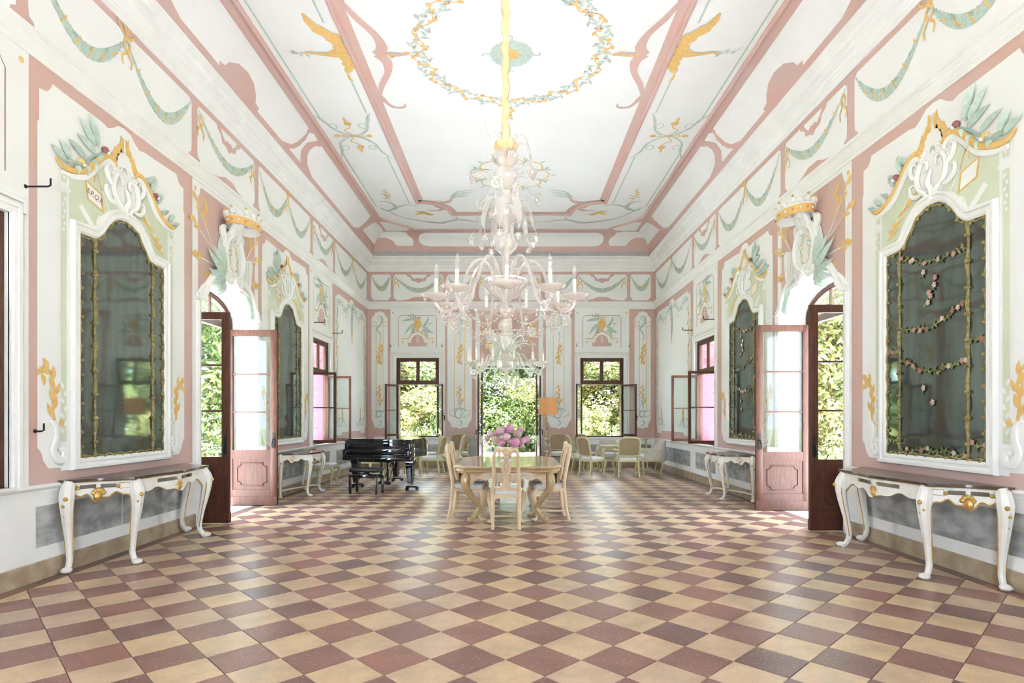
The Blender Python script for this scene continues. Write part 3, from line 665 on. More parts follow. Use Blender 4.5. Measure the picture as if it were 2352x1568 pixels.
    b.tube([fn(p.x, p.y, .03) for p in cr([(.03, 3.58), (-.03, 3.68), (.04, 3.80), (-.01, 3.92)], 5)], [.022, .034, .026, .010], 'white', 8)
    b.build('stucco_cartouche', par)
    leaves = []
    b = MB(); b.tube([fn(p.x, p.y, .022) for p in cr([(-.86, 3.85), (-.66, 3.93), (-.48, 4.08), (-.28, 4.20), (-.18, 4.18)], 5)], [.006, .012, .012, .008], 'garland_dark', 6); b.build('stucco_branch', par)
    for (x, z, a, l) in ((-.866, 3.853, 2.35, .20), (-.82, 3.89, 1.85, .18), (-.61, 3.99, 2.40, .25), (-.47, 4.10, 2.45, .27), (-.48, 4.15, 2.0, .30), (-.43, 4.18, 1.65, .32), (-.62, 3.93, 3.2, .16), (-.56, 3.95, 4.1, .14), (-.47, 4.05, 4.3, .15), (-.38, 4.14, 4.0, .13), (-.73, 3.87, 2.8, .15), (-.70, 3.89, 4.2, .10),
                         (.34, 4.14, .35, .20), (.45, 4.08, 1.0, .20), (.52, 4.05, .1, .16), (.58, 3.98, .9, .15), (.66, 3.90, .2, .14), (.80, 3.85, .5, .15), (.90, 3.84, .1, .12)):
        b = MB(); n = 6; wv = .022+l*.065; vs = [fn(x, z, .02)]; rows = []
        for i in range(1, n):
            t = i/n; aa = a+.35*t; px, pz = x+l*t*math.cos(aa), z+l*t*math.sin(aa); w_ = wv*math.sin(PI*t**.8)
            vs += [fn(px-w_*math.sin(aa), pz+w_*math.cos(aa), .018), fn(px, pz, .040+.02*math.sin(PI*t)), fn(px+w_*math.sin(aa), pz-w_*math.cos(aa), .018)]
        vs.append(fn(x+l*math.cos(a+.35), z+l*math.sin(a+.35), .025)); q = len(vs)-1; fs = [(0, 1, 2), (0, 2, 3)]
        for i in range(n-2): o = 1+3*i; fs += [(o, o+3, o+4, o+1), (o+1, o+4, o+5, o+2)]
        o = 1+3*(n-2); fs += [(o, q, o+1), (o+1, q, o+2)]; b.add(vs, fs, 'garland'); b.build('stucco_leaf', par)
    b = MB()
    for x, z, m in ((-.68, 3.93, 'gold_paint'), (-.34, 4.20, 'berry'), (.52, 4.05, 'berry')): b.ball(fn(x, z, .03), .035, m, 7); b.ball(fn(x+.02, z-.02, .05), .02, 'white', 6)
    b.build('stucco_flower', par)
    # gold plants on volutes at the foot
    for s in (-1, 1):
        P = T(); sprig(P, [(s*.98, 1.42), (s*1.00, 1.56), (s*.98, 1.72), (s*1.03, 1.86), (s*1.10, 1.90), (s*1.13, 1.80)], [.035, .03, .02, .01], 'gold_paint', .15, .055, n=11)
        for k in range(4): P.leaf((s*.90, 1.40), k*PI/2+.4, .045, .03, 'gold_paint', 3)
        P.build('painted_plant', par)
        b = MB(); b.tube([fn(p.x, p.y, .012) for p in cr([(s*1.03, 1.42), (s*.97, 1.36), (s*.97, 1.25), (s*1.00, 1.15), (s*.95, 1.06), (s*.88, 1.06), (s*.88, 1.14), (s*.94, 1.14)], 5)], [.015, .03, .035, .04, .04, .03, .02], 'white', 8, flat=.6, up=up); b.build('stucco_volute', par)
    # ---- the mirror itself: stucco frame, plates, gilt trim
    c0 = fn(0, .95, 0); t = thing('wall_mirror', label, 'mirror', c0, 0, gname); inv = Matrix.Translation(-c0)
    top = mirror_top(); outl = [(-a, z) for a, z in reversed(top)]+top[1:]; ring_ = [(.69, 1.05)]+[(-.69, 1.05)]
    path = outl+[(.69, 1.05), (-.69, 1.05)]           # clockwise seen from the room: left normal points outwards
    b = MB(); b.sweep(path, [(-.004, .004), (-.004, .030), (.018, .046), (.034, .046), (.040, .036), (.062, .038), (.074, .055), (.098, .055), (.106, .03), (.106, -.002)], 'white', fn, True); b.xf(inv); b.build('stucco_frame', t, angle=.35)
    gm = 'old_mirror_painted' if painted else 'old_mirror'
    def plate_(o, nm):
        b = MB(); b.plate(o, .012, gm, lambda a, z, d: fn(a, z, d+.004)); b.xf(inv); b.build(nm, t, smooth=False)
    ctr = [p for p in outl if abs(p[0]) < .47]
    ctr = [(-.474, 3.26)]+ctr+[(.474, 3.26)]
    for (za, zb) in ((1.05, 2.0), (2.0, 2.95)): plate_([(-.474, za), (.474, za), (.474, zb-.0015), (-.474, zb-.0015)], 'mirror_plate')
    plate_([(-.474, 2.95), (.474, 2.95)]+list(reversed(ctr)), 'mirror_plate')
    for s in (-1, 1):
        for (za, zb) in ((1.05, 2.15), (2.1515, 3.242)): plate_([(s*.478, za), (s*.69, za), (s*.69, zb), (s*.478, zb)], 'mirror_plate')
    for s in (-1, 1):
        b = MB(); b.box(-.013, .013, -.5, .5, -.5, .5, 'gilt_old'); b = MB()
        b.tube([fn(s*.476, 1.06, .020), fn(s*.476, 3.25, .020)], .012, 'gilt_old', 6)
        b.tube([fn(s*(.476+.018*math.sin(z*17)), z, .028) for z in [1.06+i*.0365 for i in range(61)]], .0075, 'gilt_old', 5)
        for i in range(9): b.ball(fn(s*.476, 1.2+i*.24, .03), .026, 'gilt_old', 6, (1, 1, .8))
        b.xf(inv); b.build('gilt_strip', t)
    b = MB(); pp = [(a*.985, z-.018) for a, z in outl]+[(.678, 1.068), (-.678, 1.068)]
    dens = []
    for i in range(len(pp)):
        p, q = Vector(pp[i]), Vector(pp[(i+1) % len(pp)]); k = max(1, int((q-p).length/.035))
        dens += [p+(q-p)*j/k for j in range(k)]
    b.tube([fn(p.x+.009*math.sin(i*1.1), p.y+.009*math.cos(i*1.3), .022) for i, p in enumerate(dens)]+[fn(dens[0].x, dens[0].y, .022)], [.009, .012, .008, .013, .009, .012, .008, .012, .009], 'gilt_old', 5)
    for i in range(0, len(dens), 4):
        p = dens[i]; b.ball(fn(p.x*.97, p.y-.012, .026), .017, 'gilt_old', 5)
    b.xf(inv); b.build('gilt_border', t)
    if painted:
        P = Paint(wall, uc, 1, 0, su); rnd = random.Random(int(uc*10)); sh = Matrix.Translation(-c0)
        for (x0, z0, x1, z1, sg_) in ((-.45, 3.02, .45, 3.14, .07), (-.45, 1.98, .45, 2.06, .10), (-.45, 2.52, .45, 2.40, .10), (-.67, 2.15, -.49, 2.17, .0), (.49, 2.15, .67, 2.17, 0), (-.67, 1.2, -.5, 1.25, .03), (.5, 1.2, .67, 1.25, .03), (-.45, 1.09, .45, 1.09, -.03)):
            n = max(4, int(abs(x1-x0)/.05)); pt = [(lerp(x0, x1, i/n)+rnd.uniform(-.01, .01), lerp(z0, z1, i/n)-sg_*math.sin(PI*i/n)+rnd.uniform(-.02, .02)) for i in range(n+1)]
            P.stroke(pt, .008, 'gilt_old', 10)
            for p in pt:
                for _ in range(3): P.leaf(p, rnd.uniform(0, 6.28), .045, .022, rnd.choice(('gilt_old', 'leaf_a', 'leaf_c')), 11)
            for _ in range(n//3+1):
                p = rnd.choice(pt); m_ = rnd.choice(('petal_faded', 'line_pink', 'petal_faded', 'berry'))
                for k in range(5): P.leaf((p[0], p[1]), k*1.256, .032, .024, m_, 12)
        for z in (2.92, 2.83, 2.76, 2.70, 2.66, 2.60, 1.75, 1.6):
            x = rnd.uniform(-.12, .12); m_ = rnd.choice(('petal_faded', 'white', 'line_pink', 'petal_faded'))
            for k in range(5): P.leaf((x, z), k*1.256, .036, .026, m_, 12)
            for k in range(3): P.leaf((x+.03, z-.03), rnd.uniform(0, 6), .05, .02, 'leaf_c', 11)
        P.b.xf(inv); P.build('painted_flowers', t)
    return t
mirror_bay('L', 6.393, 'old grey-green mirror above the near left console, plain plates in gilt vine trim', False)
mirror_bay('L', 11.05, 'old mirror on the left wall behind the open door leaf, past the crest', False, .97)
mirror_bay('R', 5.862, 'large old mirror on the right wall painted with rose garlands, above the near console', True)
mirror_bay('R', 10.60, 'smaller-looking flower-painted mirror on the right wall beyond the open door leaf', True, .98)
# ---- door bays
def door_bay(wall, u0, u1, label):
    uc = (u0+u1)/2-.07 if wall == 'L' else (u0+u1)/2-.04; fn0 = WF[wall]; fn = lambda s, z, d=0: fn0(uc+s, z, d); par = WALL[wall]; up = fn(0, 0, 1)-fn(0, 0, 0)
    a0, a1 = u0-uc, u1-uc
    hole = [(a, max(z, .0)) for a, z in [(p[0]-uc, p[1]) for p in arch(u0, u1, 2.98, 3.38)]]
    P = Paint(wall, uc)
    P.poly([(-1.01, .84), (-1.01, 4.63), (1.01, 4.63), (1.01, .84), (a1, .84)]+[(x, max(.84, z)) for x, z in reversed(hole[1:-1])]+[(a0, .84)], 'cream', 0)
    inner = [(-.87, 3.02), (-.87, 4.40), (-.83, 4.47), (-.80, 4.56), (.80, 4.56), (.83, 4.47), (.87, 4.40), (.87, 3.02)]
    P.poly(inner+[(x, z+.06) for x, z in reversed(hole[2:-2])], 'pink', 1)
    for s in (-1, 1): P.dot((s*.94, 4.50), .03, 'gold_paint', 2, 10)
    P.build('painted_panel', par)
    P = Paint(wall, uc)                              # crossed staves, arrows, trumpets
    for s in (-1, 1):
        for (x0, z0, x1, z1) in ((.20, 3.55, .92, 4.35), (.22, 3.70, .98, 4.05), (.28, 3.60, .90, 3.62)):
            P.stroke([(s*x0, z0), (s*x1, z1)], .018, 'white', 2, smooth=False)
            an = math.atan2(z1-z0, s*(x1-x0))
            for k in range(3): P.leaf((s*lerp(x0, x1, .78+.07*k), lerp(z0, z1, .78+.07*k)), an+(.5 if k % 2 else -.5), .13, .05, 'gold_paint', 3)
            P.leaf((s*x1, z1), an, .14, .08, 'gold_paint', 3)
        P.stroke([(s*.62, 4.05), (s*.72, 4.22), (s*.66, 4.36), (s*.78, 4.46)], [.02, .06, .08, .02], 'gold_paint', 3, scal=.5)
        P.stroke([(s*.60, 3.35), (s*.72, 3.25), (s*.74, 3.12)], [.02, .05, .02], 'gold_paint', 3, scal=.4)
        P.dot((s*.62, 3.42), .06, 'gold_paint', 3, 8)
    P.poly([(.33, 3.86), (.72, 3.98), (.80, 3.9), (.74, 3.55), (.62, 3.22), (.42, 3.42)], 'white', 2); 
    for k in range(4): P.stroke([(.36+.09*k, 3.86+.02*k), (.46+.06*k, 3.55), (.55+.02*k, 3.30)], .008, 'grey_line_shade', 3)
    P.build('painted_trophies', par)
    # architrave round the arch
    ext = [(a0, 0)]+hole[1:-1]+[(a1, 0)]
    b = MB(); b.sweep(list(reversed(ext)), [(-.004, -.01), (-.004, .02), (-.018, .03), (-.045, .03), (-.05, .042), (-.085, .046), (-.10, .035), (-.11, .0)][::1], 'white', fn); b.build('door_architrave', par, angle=.35)
    b = MB()
    for s in (-1, 1):
        ah = a1 if s > 0 else a0
        b.tube([fn(p.x, p.y, .03) for p in cr([(ah+s*.12, 3.04), (ah+s*.02, 3.06), (ah-s*.08, 3.14), (ah-s*.18, 3.32), (ah-s*.36, 3.46), (ah-s*.60, 3.52), (ah-s*.80, 3.53)], 6)], [.02, .04, .045, .045, .04, .035], 'white', 8, up=up)
        b.tube([fn(p.x, p.y, .02) for p in cr([(ah+s*.10, 3.10), (ah-s*.02, 3.12), (ah-s*.13, 3.25), (ah-s*.30, 3.46), (ah-s*.50, 3.57), (ah-s*.70, 3.60)], 6)], [.02, .03, .035, .03, .02], 'white', 8, up=up)
    b.build('arch_hood', par)
    # crest in high relief
    c0 = fn(0, 3.5, 0); t = thing('stucco_crest', label, 'crest', c0, 0, 'crowned crests over the side doors'); inv = Matrix.Translation(-c0)
    def fin(b, nm, ang=.6): b.xf(inv); return b.build(nm, t, angle=ang)
    E = lambda cx_, cz, rx, rz, n=28: [(cx_+rx*math.cos(2*PI*i/n), cz+rz*math.sin(2*PI*i/n)) for i in range(n)]
    b = MB(); b.plate(E(0, 3.82, .24, .27), .07, 'cream', fn); fin(b, 'shield_field')
    b = MB(); b.sweep(list(reversed(E(0, 3.82, .245, .275))), [(0, .02), (0, .10), (.025, .125), (.05, .11), (.06, .085), (.085, .10), (.11, .08), (.115, .01)], 'white', fn, True); fin(b, 'shield_frame', .4)
    P = Paint(wall, uc); P.fn = lambda u, z, d=0: fn0(u, z, d+.07)
    for s in (-1, 1):
        P.stroke([(s*.02, 4.00), (s*.10, 3.95), (s*.06, 3.86), (s*.14, 3.82), (s*.08, 3.74), (s*.12, 3.68), (s*.03, 3.62)], .014, 'gold_paint', 1); P.stroke([(s*.04, 3.93), (s*.16, 3.88), (s*.10, 3.78), (s*.17, 3.72)], .01, 'garland', 1); P.dot((s*.13, 3.90), .014, 'orange_pink', 2, 6); P.dot((s*.11, 3.64), .014, 'gold_paint', 2, 6)
    P.b.xf(inv); P.build('monogram', t)
    for s in (-1, 1):
        b = MB(); b.tube([fn(p.x, p.y, q) for p, q in zip(cr([(s*.06, 4.05), (s*.10, 4.16), (s*.07, 4.28), (s*.12, 4.36)], 5), [.06+.006*i for i in range(16)])], [.04, .05, .05, .02], 'white', 8); fin(b, 'neck_scroll')
        b = MB(); b.tube([fn(p.x, p.y, .05) for p in cr([(s*.14, 4.06), (s*.26, 4.08), (s*.30, 4.17), (s*.24, 4.22), (s*.20, 4.17)], 5)], [.03, .05, .045, .03, .015], 'white', 8); fin(b, 'shoulder_scroll')
        b = MB(); b.tube([fn(p.x, p.y, .06) for p in cr([(s*.05, 3.52), (s*.12, 3.44), (s*.22, 3.44), (s*.25, 3.53), (s*.18, 3.57), (s*.14, 3.52)], 5)], [.05, .06, .055, .045, .03, .015], 'white', 8); fin(b, 'foot_scroll')
    b = MB(); b.tube([fn(0, 3.40, .05), fn(0, 3.52, .08), fn(0, 3.60, .06)], [.03, .07, .03], 'white', 8); fin(b, 'boss')
    # crown: a ring standing out of the wall
    b = MB(); n = 32; cz = 4.33; R_ = .34; Rd = .20
    for k in range(n):
        an = 2*PI*k/n
    ringp = [(math.cos(2*PI*k/n), math.sin(2*PI*k/n)) for k in range(n)]
    rows = [(1.0, -.10, 'gold_paint'), (1.03, -.09, 'gold_paint'), (1.06, .01, 'gold_paint'), (1.09, .03, 'white')]
    vs = []; fs = []
    for (k_, dz, _) in rows+[(1.0, .03, ''), (.97, -.10, '')]:
        for j, (cx_, sy) in enumerate(ringp): vs.append(fn(R_*k_*cx_, cz+dz, .22+Rd*k_*sy))
    q = len(rows)+2
    for i in range(q):
        for j in range(n): fs.append((i*n+j, i*n+(j+1) % n, ((i+1) % q)*n+(j+1) % n, ((i+1) % q)*n+j))
    b.add(vs, fs[:2*n], 'gold_paint'); b.add(vs, fs[2*n:], 'white')
    for j in range(0, n, 2):
        cx_, sy = ringp[j]; hgt = .09 if j % 4 == 0 else .05
        b.ball(fn(R_*1.08*cx_, cz+.03+hgt*.5, .22+Rd*1.08*sy), .034, 'white', 6, (1, 1, 1.3))
        if j % 4 == 0: b.ball(fn(R_*1.12*cx_, cz+.03+hgt*1.15, .22+Rd*1.12*sy), .018, 'gold_paint', 6)
        b.ball(fn(R_*1.07*cx_, cz-.04, .22+Rd*1.07*sy), .016, 'white' if j % 4 else 'orange_pink', 5)
    b.tube([fn(0, 4.15, .05), fn(0, 4.25, .10), fn(0, 4.30, .20)], [.07, .06, .05], 'white', 8)
    fin(b, 'crown')
    for (x, z, a, l) in ((-.12, 3.48, 2.75, .55), (-.14, 3.47, 3.0, .62), (-.16, 3.45, 3.4, .50), (-.18, 3.46, 2.2, .60), (-.22, 3.42, 4.2, .34), (-.28, 3.44, 4.6, .30), (-.30, 3.43, 3.9, .38), (.5, 3.36, -1.0, .30), (.55, 3.30, -1.1, .34), (.60, 3.20, -1.2, .26)):
        b = MB(); n = 7; wv = .035+l*.085; vs = [fn(x, z, .05)]
        for i in range(1, n):
            tt = i/n; aa = a-.4*tt; px, pz = x+l*tt*math.cos(aa), z+l*tt*math.sin(aa); w_ = wv*math.sin(PI*tt**.8); dd = .04+.07*math.sin(PI*tt)
            vs += [fn(px-w_*math.sin(aa), pz+w_*math.cos(aa), dd-.02), fn(px, pz, dd+.012), fn(px+w_*math.sin(aa), pz-w_*math.cos(aa), dd-.02)]
        vs.append(fn(x+l*math.cos(a-.4), z+l*math.sin(a-.4), .03)); q = len(vs)-1; fs = [(0, 1, 2), (0, 2, 3)]
        for i in range(n-2): o = 1+3*i; fs += [(o, o+3, o+4, o+1), (o+1, o+4, o+5, o+2)]
        o = 1+3*(n-2); fs += [(o, q, o+1), (o+1, q, o+2)]; b.add(vs, fs, 'garland'); fin(b, 'palm_leaf')
door_bay('L', *LD, 'white and gold stucco crest with crown above the left garden door')
door_bay('R', *RD, 'white and gold stucco crest with crown above the right garden door')
# ---- window bays
def window_bay(wall, u0, u1, half=.80, top=True):
    uc = (u0+u1)/2; fn0 = WF[wall]; fn = lambda s, z, d=0: fn0(uc+s, z, d); par = WALL[wall]; h = (u1-u0)/2; zt = ZW+(.02 if wall == 'B' else 0)
    P = Paint(wall, uc); P.poly([(-half, .84), (-half, 4.63), (half, 4.63), (half, .84), (h, .84), (h, zt), (-h, zt), (-h, .84)], 'cream', 0)
    for s in (-1, 1): P.dot((s*(half-.08), 4.52), .028, 'gold_paint', 2, 10)
    P.build('painted_panel', par)
    P = Paint(wall, uc); fr = [(-.56, 3.50), (-.56, 4.36), (-.50, 4.44), (.50, 4.44), (.56, 4.36), (.56, 3.50)]
    P.stroke(fr, .014, 'line_pink', 1, smooth=False)
    P.poly([(-.28, 3.53), (-.28, 3.635), (-.19, 3.635), (-.185, 3.70), (-.15, 3.79), (-.08, 3.85), (0, 3.865), (.08, 3.85), (.15, 3.79), (.185, 3.70), (.19, 3.635), (.28, 3.635), (.28, 3.53)], 'pink', 1)
    for k in range(3):
        for s in (-1, 1): P.leaf((0, 3.82-.07*k), -PI/2+s*.7, .07, .022, 'white', 2)
    P.stroke([(-.49, 3.76), (-.30, 3.755), (-.22, 3.84), (-.12, 3.93), (0, 3.965), (.12, 3.93), (.22, 3.84), (.30, 3.755), (.49, 3.76)], .026, 'gold_paint', 2, scal=.6)
    for s in (-1, 1): P.leaf((s*.44, 3.70), -PI/2, .09, .04, 'gold_paint', 2)
    # urn
    P.poly([(-.06, 3.965), (.06, 3.965), (.04, 4.0), (.025, 4.05), (.09, 4.09), (.12, 4.17), (.115, 4.25), (.06, 4.29), (.07, 4.33), (-.07, 4.33), (-.06, 4.29), (-.115, 4.25), (-.12, 4.17), (-.09, 4.09), (-.025, 4.05), (-.04, 4.0)], 'gold_paint', 3)
    P.stroke([(.06, 4.31), (.10, 4.39), (.05, 4.41), (.02, 4.34)], .014, 'gold_paint', 3)
    for (x, z, a, l, c) in ((-.06, 4.30, PI-.25, .42, .35), (-.08, 4.20, PI+.55, .46, .3), (-.08, 4.14, -2.05, .30, .1), (-.02, 4.33, 2.2, .26, .2), (.12, 4.13, -.5, .34, -.1), (.16, 4.05, -.9, .32, -.2), (.20, 4.0, -.15, .30, -.15), (.14, 4.14, .2, .36, .9)):
        P.leaf((x, z), a, l, .085, 'garland', 4, curl=c)
    P.stroke([(.1, 4.14), (.25, 4.10), (.38, 4.16), (.46, 4.26)], .008, 'garland_dark', 3); P.stroke([(-.06, 4.32), (-.2, 4.42), (-.32, 4.46)], .008, 'garland_dark', 3)
    for (x, z) in ((-.12, 4.36), (-.2, 4.40), (-.27, 4.43), (.22, 4.16), (.36, 4.2), (-.09, 4.02), (-.11, 3.95), (.02, 4.36), (.15, 3.98), (.13, 3.92)): P.dot((x, z), .02, 'berry', 4, 7)
    P.build('painted_urn', par)
    b = MB(); e = [(-h-.0, ZS-.02), (-h, zt), (h, zt), (h, ZS-.02)]
    b.sweep(e, [(-.0, -.01), (.0, .018), (.018, .03), (.05, .03), (.056, .04), (.09, .042), (.105, .03), (.11, 0)], 'white', fn)
    b.sweep([(-h-.11, zt+.03), (-h-.11, zt+.12), (h+.11, zt+.12), (h+.11, zt+.03)], [(0, 0), (0, .03), (.03, .035), (.04, .02), (.045, 0)], 'white', fn)
    b.build('window_architrave', par, angle=.35)
window_bay('L', *LWn); window_bay('R', *RWn); window_bay('L', *LW0); window_bay('R', *RW0); window_bay('B', *BW1); window_bay('B', *BW2)
# ---- far side panels: cream field with a painted trellis of vine
def vine_panel(wall, a, b_):
    uc = (a+b_)/2; h = (b_-a)/2; par = WALL[wall]; P = Paint(wall, uc)
    half = [(0, 4.55), (.16, 4.53), (.26, 4.42), (.34, 4.40), (.40, 4.44), (h-.22, 4.46), (h-.18, 4.40), (h-.06, 4.38), (h, 4.30), (h, 1.22), (h-.08, 1.12), (h-.12, 1.02), (h-.5, 1.0), (h-.6, 1.08), (0, 1.08)]
    P.poly([(-x, z) for x, z in reversed(half)]+half, 'cream', 0); P.build('painted_panel', par)
    for s in (-1, 1):
        P = Paint(wall, uc); x = h-.14
        sprig(P, [(s*x, 4.2), (s*(x-.05), 3.7), (s*(x+.03), 3.2), (s*(x-.04), 2.6), (s*(x+.03), 2.0), (s*(x-.02), 1.5)], .016, 'gold_paint', .17, .06, 'gold_paint', n=16)
        sprig(P, [(s*(x-.05), 4.25), (s*(x+.04), 3.5), (s*(x-.05), 2.9), (s*(x+.05), 2.3), (s*(x-.05), 1.7), (s*x, 1.3)], .018, 'garland', .16, .06, 'garland', n=15)
        P.stroke(spiral((s*(x-.12), 1.35), .16, 0 if s > 0 else PI, .9, -s), [.015, .035, .01], 'garland', 2)
        P.stroke([(s*(x-.02), 1.42), (s*(x-.4), 1.42), (s*(x-.4), 1.25), (s*(x-.55), 1.25)], .018, 'gold_paint', 2, smooth=False)
        sprig(P, [(s*(x-.45), 1.3), (s*(x-.48), 1.5), (s*(x-.42), 1.68)], .016, 'gold_paint', .13, .05, 'gold_paint', n=7)
        P.stroke([(s*(x-.3), 1.2), (s*(x-.5), 1.38), (s*(x-.75), 1.22), (s*(x-.95), 1.34)], [.02, .04, .03, .01], 'garland', 2)
        sprig(P, [(s*x, 4.22), (s*(x-.35), 4.28), (s*(x-.7), 4.12), (s*.35, 4.30), (s*.12, 4.34)], .018, 'garland', .14, .055, 'garland', n=14, berries=.018)
        P.stroke([(s*.62, 4.08), (s*.62, 3.98), (s*.48, 3.98), (s*.48, 4.06)], .016, 'gold_paint', 2, smooth=False)
        P.build('painted_vine', par)
    P = Paint(wall, uc); sprig(P, [(0, 4.45), (.03, 4.2), (-.03, 3.95), (0, 3.7)], [.04, .03, .015], 'garland', .22, .09, 'garland', n=12, berries=.02); sprig(P, [(0, 3.72), (.01, 3.58), (0, 3.42)], .014, 'gold_paint', .11, .045, 'gold_paint', n=5); P.build('painted_vine', par)
vine_panel('L', 14.05, 17.0); vine_panel('R', 13.78, 17.0)
# ---- strips of the end wall
def strip(a, b_, wide):
    uc = (a+b_)/2; h = (b_-a)/2; P = Paint('B', uc)
    half = [(0, 4.57), (.06, 4.53), (h*.55, 4.52), (h*.62, 4.44), (h*.85, 4.40), (h, 4.33), (h, 1.45), (h*.97, 1.38), (h*.8, 1.30), (h*.62, 1.15), (h*.2, 1.15), (0, 1.10)]
    P.poly([(-x, z) for x, z in reversed(half)]+half, 'cream', 0); P.build('painted_panel', wall_back)
    P = Paint('B', uc); g = h*.42
    for s in (-1, 1):
        P.stroke([(s*g, 1.62), (s*g, 4.25)], .016, 'gold_paint', 1, smooth=False)
        P.stroke([(s*g, 4.12), (s*(g+.12), 4.12), (s*(g+.12), 4.24), (s*(g-.02), 4.24)], .016, 'gold_paint', 1, smooth=False)
        P.stroke([(s*g, 1.66), (s*(g+.14), 1.66), (s*(g+.14), 1.52), (s*(g-.06), 1.44)], .016, 'gold_paint', 1, smooth=False)
    P.stroke([(-.04, 4.42), (.08, 4.36), (.04, 4.18), (-.08, 4.05), (.03, 3.86), (0, 3.62)], [.02, .05, .06, .05, .03, .012], 'garland', 2, scal=.3)
    P.stroke(spiral((.02, 4.36), .09, 2.5, .9), [.015, .025, .01], 'garland', 2)
    sprig(P, [(0, 3.62), (.03, 3.42), (-.03, 3.2), (.01, 3.02)], .02, 'gold_paint', .16, .07, 'gold_paint', n=9, berries=.014)
    sprig(P, [(0, 1.72), (.05, 1.95), (-.02, 2.15), (.02, 2.36)], .02, 'gold_paint', .16, .06, 'gold_paint', n=7, berries=.016)
    r = min(.22, h*.6); P.stroke(spiral((0, 1.52), r, .6, 1.0), [.045, .05, .04, .015], 'garland', 2, scal=.3); P.stroke(spiral((0, 1.52), r, 2.4, .5, -1), [.03, .03, .01], 'garland', 2)
    P.stroke([(0, 1.36), (.06, 1.28), (0, 1.20), (-.04, 1.24)], [.05, .03, .01], 'garland', 2); P.leaf((0, 1.80), PI/2, .16, .07, 'garland', 2)
    P.build('painted_arabesque', wall_back)
strip(-4.10, -3.62, 0); strip(-1.87, -1.15, 1); strip(1.02, 1.77, 1); strip(3.62, 4.10, 0)
# overdoor of the end wall
P = Paint('B', (BD[0]+BD[1])/2); hb = (BD[1]-BD[0])/2; 
for s in (-1, 1): P.rect(s*(hb+.02), s*(hb+.15), .84, 4.63, 'cream', 0)
P.poly([(-hb, 2.96), (-hb, 4.5), (-hb+.08, 4.58), (hb-.08, 4.58), (hb, 4.5), (hb, 2.96)], 'pink', 0); P.build('painted_panel', wall_back)
P = Paint('B', (BD[0]+BD[1])/2)
for s in (-1, 1):
    for (x0, z0, x1, z1) in ((.12, 3.5, .70, 4.25), (.12, 3.6, .80, 3.95), (.12, 3.5, .72, 3.62)):
        P.stroke([(s*x0, z0), (s*x1, z1)], .02, 'white', 2, smooth=False); an = math.atan2(z1-z0, s*(x1-x0))
        for k in range(3): P.leaf((s*lerp(x0, x1, .7+.1*k), lerp(z0, z1, .7+.1*k)), an+(.5 if k % 2 else -.5), .14, .06, 'gold_paint', 3)
    P.stroke([(s*.15, 3.35), (s*.4, 3.25), (s*.6, 3.05)], [.08, .10, .02], 'garland', 3, scal=.3)
P.poly([(-.75, 4.05), (-.25, 3.82), (-.22, 3.2), (-.42, 3.1), (-.62, 3.5)], 'white', 2)
P.poly([(.52, 3.78), (.80, 3.78), (.80, 4.08), (.66, 4.14), (.52, 4.08)], 'gold_paint', 4); P.poly([(.55, 3.81), (.77, 3.81), (.77, 4.06), (.66, 4.10), (.55, 4.06)], 'cream', 5); P.ring((.66, 3.94), .045, .055, .014, 'gold_paint', 6, .8, 5.5)
P.build('painted_trophies', wall_back)
b = MB(); fn = lambda s, z, d=0: fB((BD[0]+BD[1])/2+s, z, d)
b.tube([fn(0, 3.2, .04), fn(.05, 3.5, .10), fn(-.03, 3.8, .10), fn(0, 4.1, .05)], [.08, .2, .2, .06], 'white', 10); b.ball(fn(0, 4.25, .06), .10, 'white', 8); b.build('stucco_cartouche', wall_back)
b = MB(); b.sweep([(-hb, 0), (-hb, 2.95), (hb, 2.95), (hb, 0)], [(0, -.01), (0, .018), (.018, .03), (.05, .03), (.056, .042), (.09, .045), (.12, .03), (.125, 0)], 'white', fn); b.build('door_architrave', wall_back, angle=.35)
# ================================================================ PAINTED CEILING
YM = 8.52                                       # middle of the room
def loop4(q):
    """quarter outline (x<0, y>YM half) -> closed loop, mirrored both ways"""
    a = [(x, y) for x, y in q]; b_ = [(-x, y) for x, y in reversed(q)]
    return a+b_+[(-x, 2*YM-y) for x, y in q]+[(x, 2*YM-y) for x, y in reversed(q)]
OUT = [(-3.49, 15.45)]+[tuple(p) for p in cr([(-3.49, 15.45), (-3.28, 15.78), (-3.02, 16.05), (-2.80, 16.28), (-2.70, 16.46)], 4)][1:]
INN = [(-2.31, 14.40)]+[tuple(p) for p in cr([(-2.31, 14.40), (-2.05, 14.42), (-1.83, 14.55), (-1.64, 14.78), (-1.53, 15.22)], 4)][1:]
lo, li = loop4(OUT), loop4(INN)
for lp in (lo, li):
    b = MB(); b.sweep(lp, [(-.045, 0), (-.042, .012), (-.028, .016), (-.02, .034), (.0, .040), (.016, .034), (.022, .016), (.036, .014), (.042, 0)], 'pink', fC, True); b.build('ceiling_moulding', ceiling, angle=.35)
def band(lp, w, m, nm):
    k = len(lp); P = Paint('C'); A = []; B_ = []
    for i in range(k):
        p, a, c = Vector(lp[i]), Vector(lp[i-1]), Vector(lp[(i+1) % k]); d1, d2 = (p-a).normalized(), (c-p).normalized(); nn = V(-d1.y-d2.y, d1.x+d2.x).normalized(); nn /= max(.5, nn.dot(V(-d1.y, d1.x)))
        A.append(P.P(p, 0)); B_.append(P.P(p+nn*w, 0))
    P.b.add(A+B_, [(i, (i+1) % k, k+(i+1) % k, k+i) for i in range(k)], m); P.build(nm, ceiling)
cw = -1 if sum((lo[i][0]*lo[(i+1) % len(lo)][1]-lo[(i+1) % len(lo)][0]*lo[i][1]) for i in range(len(lo))) < 0 else 1
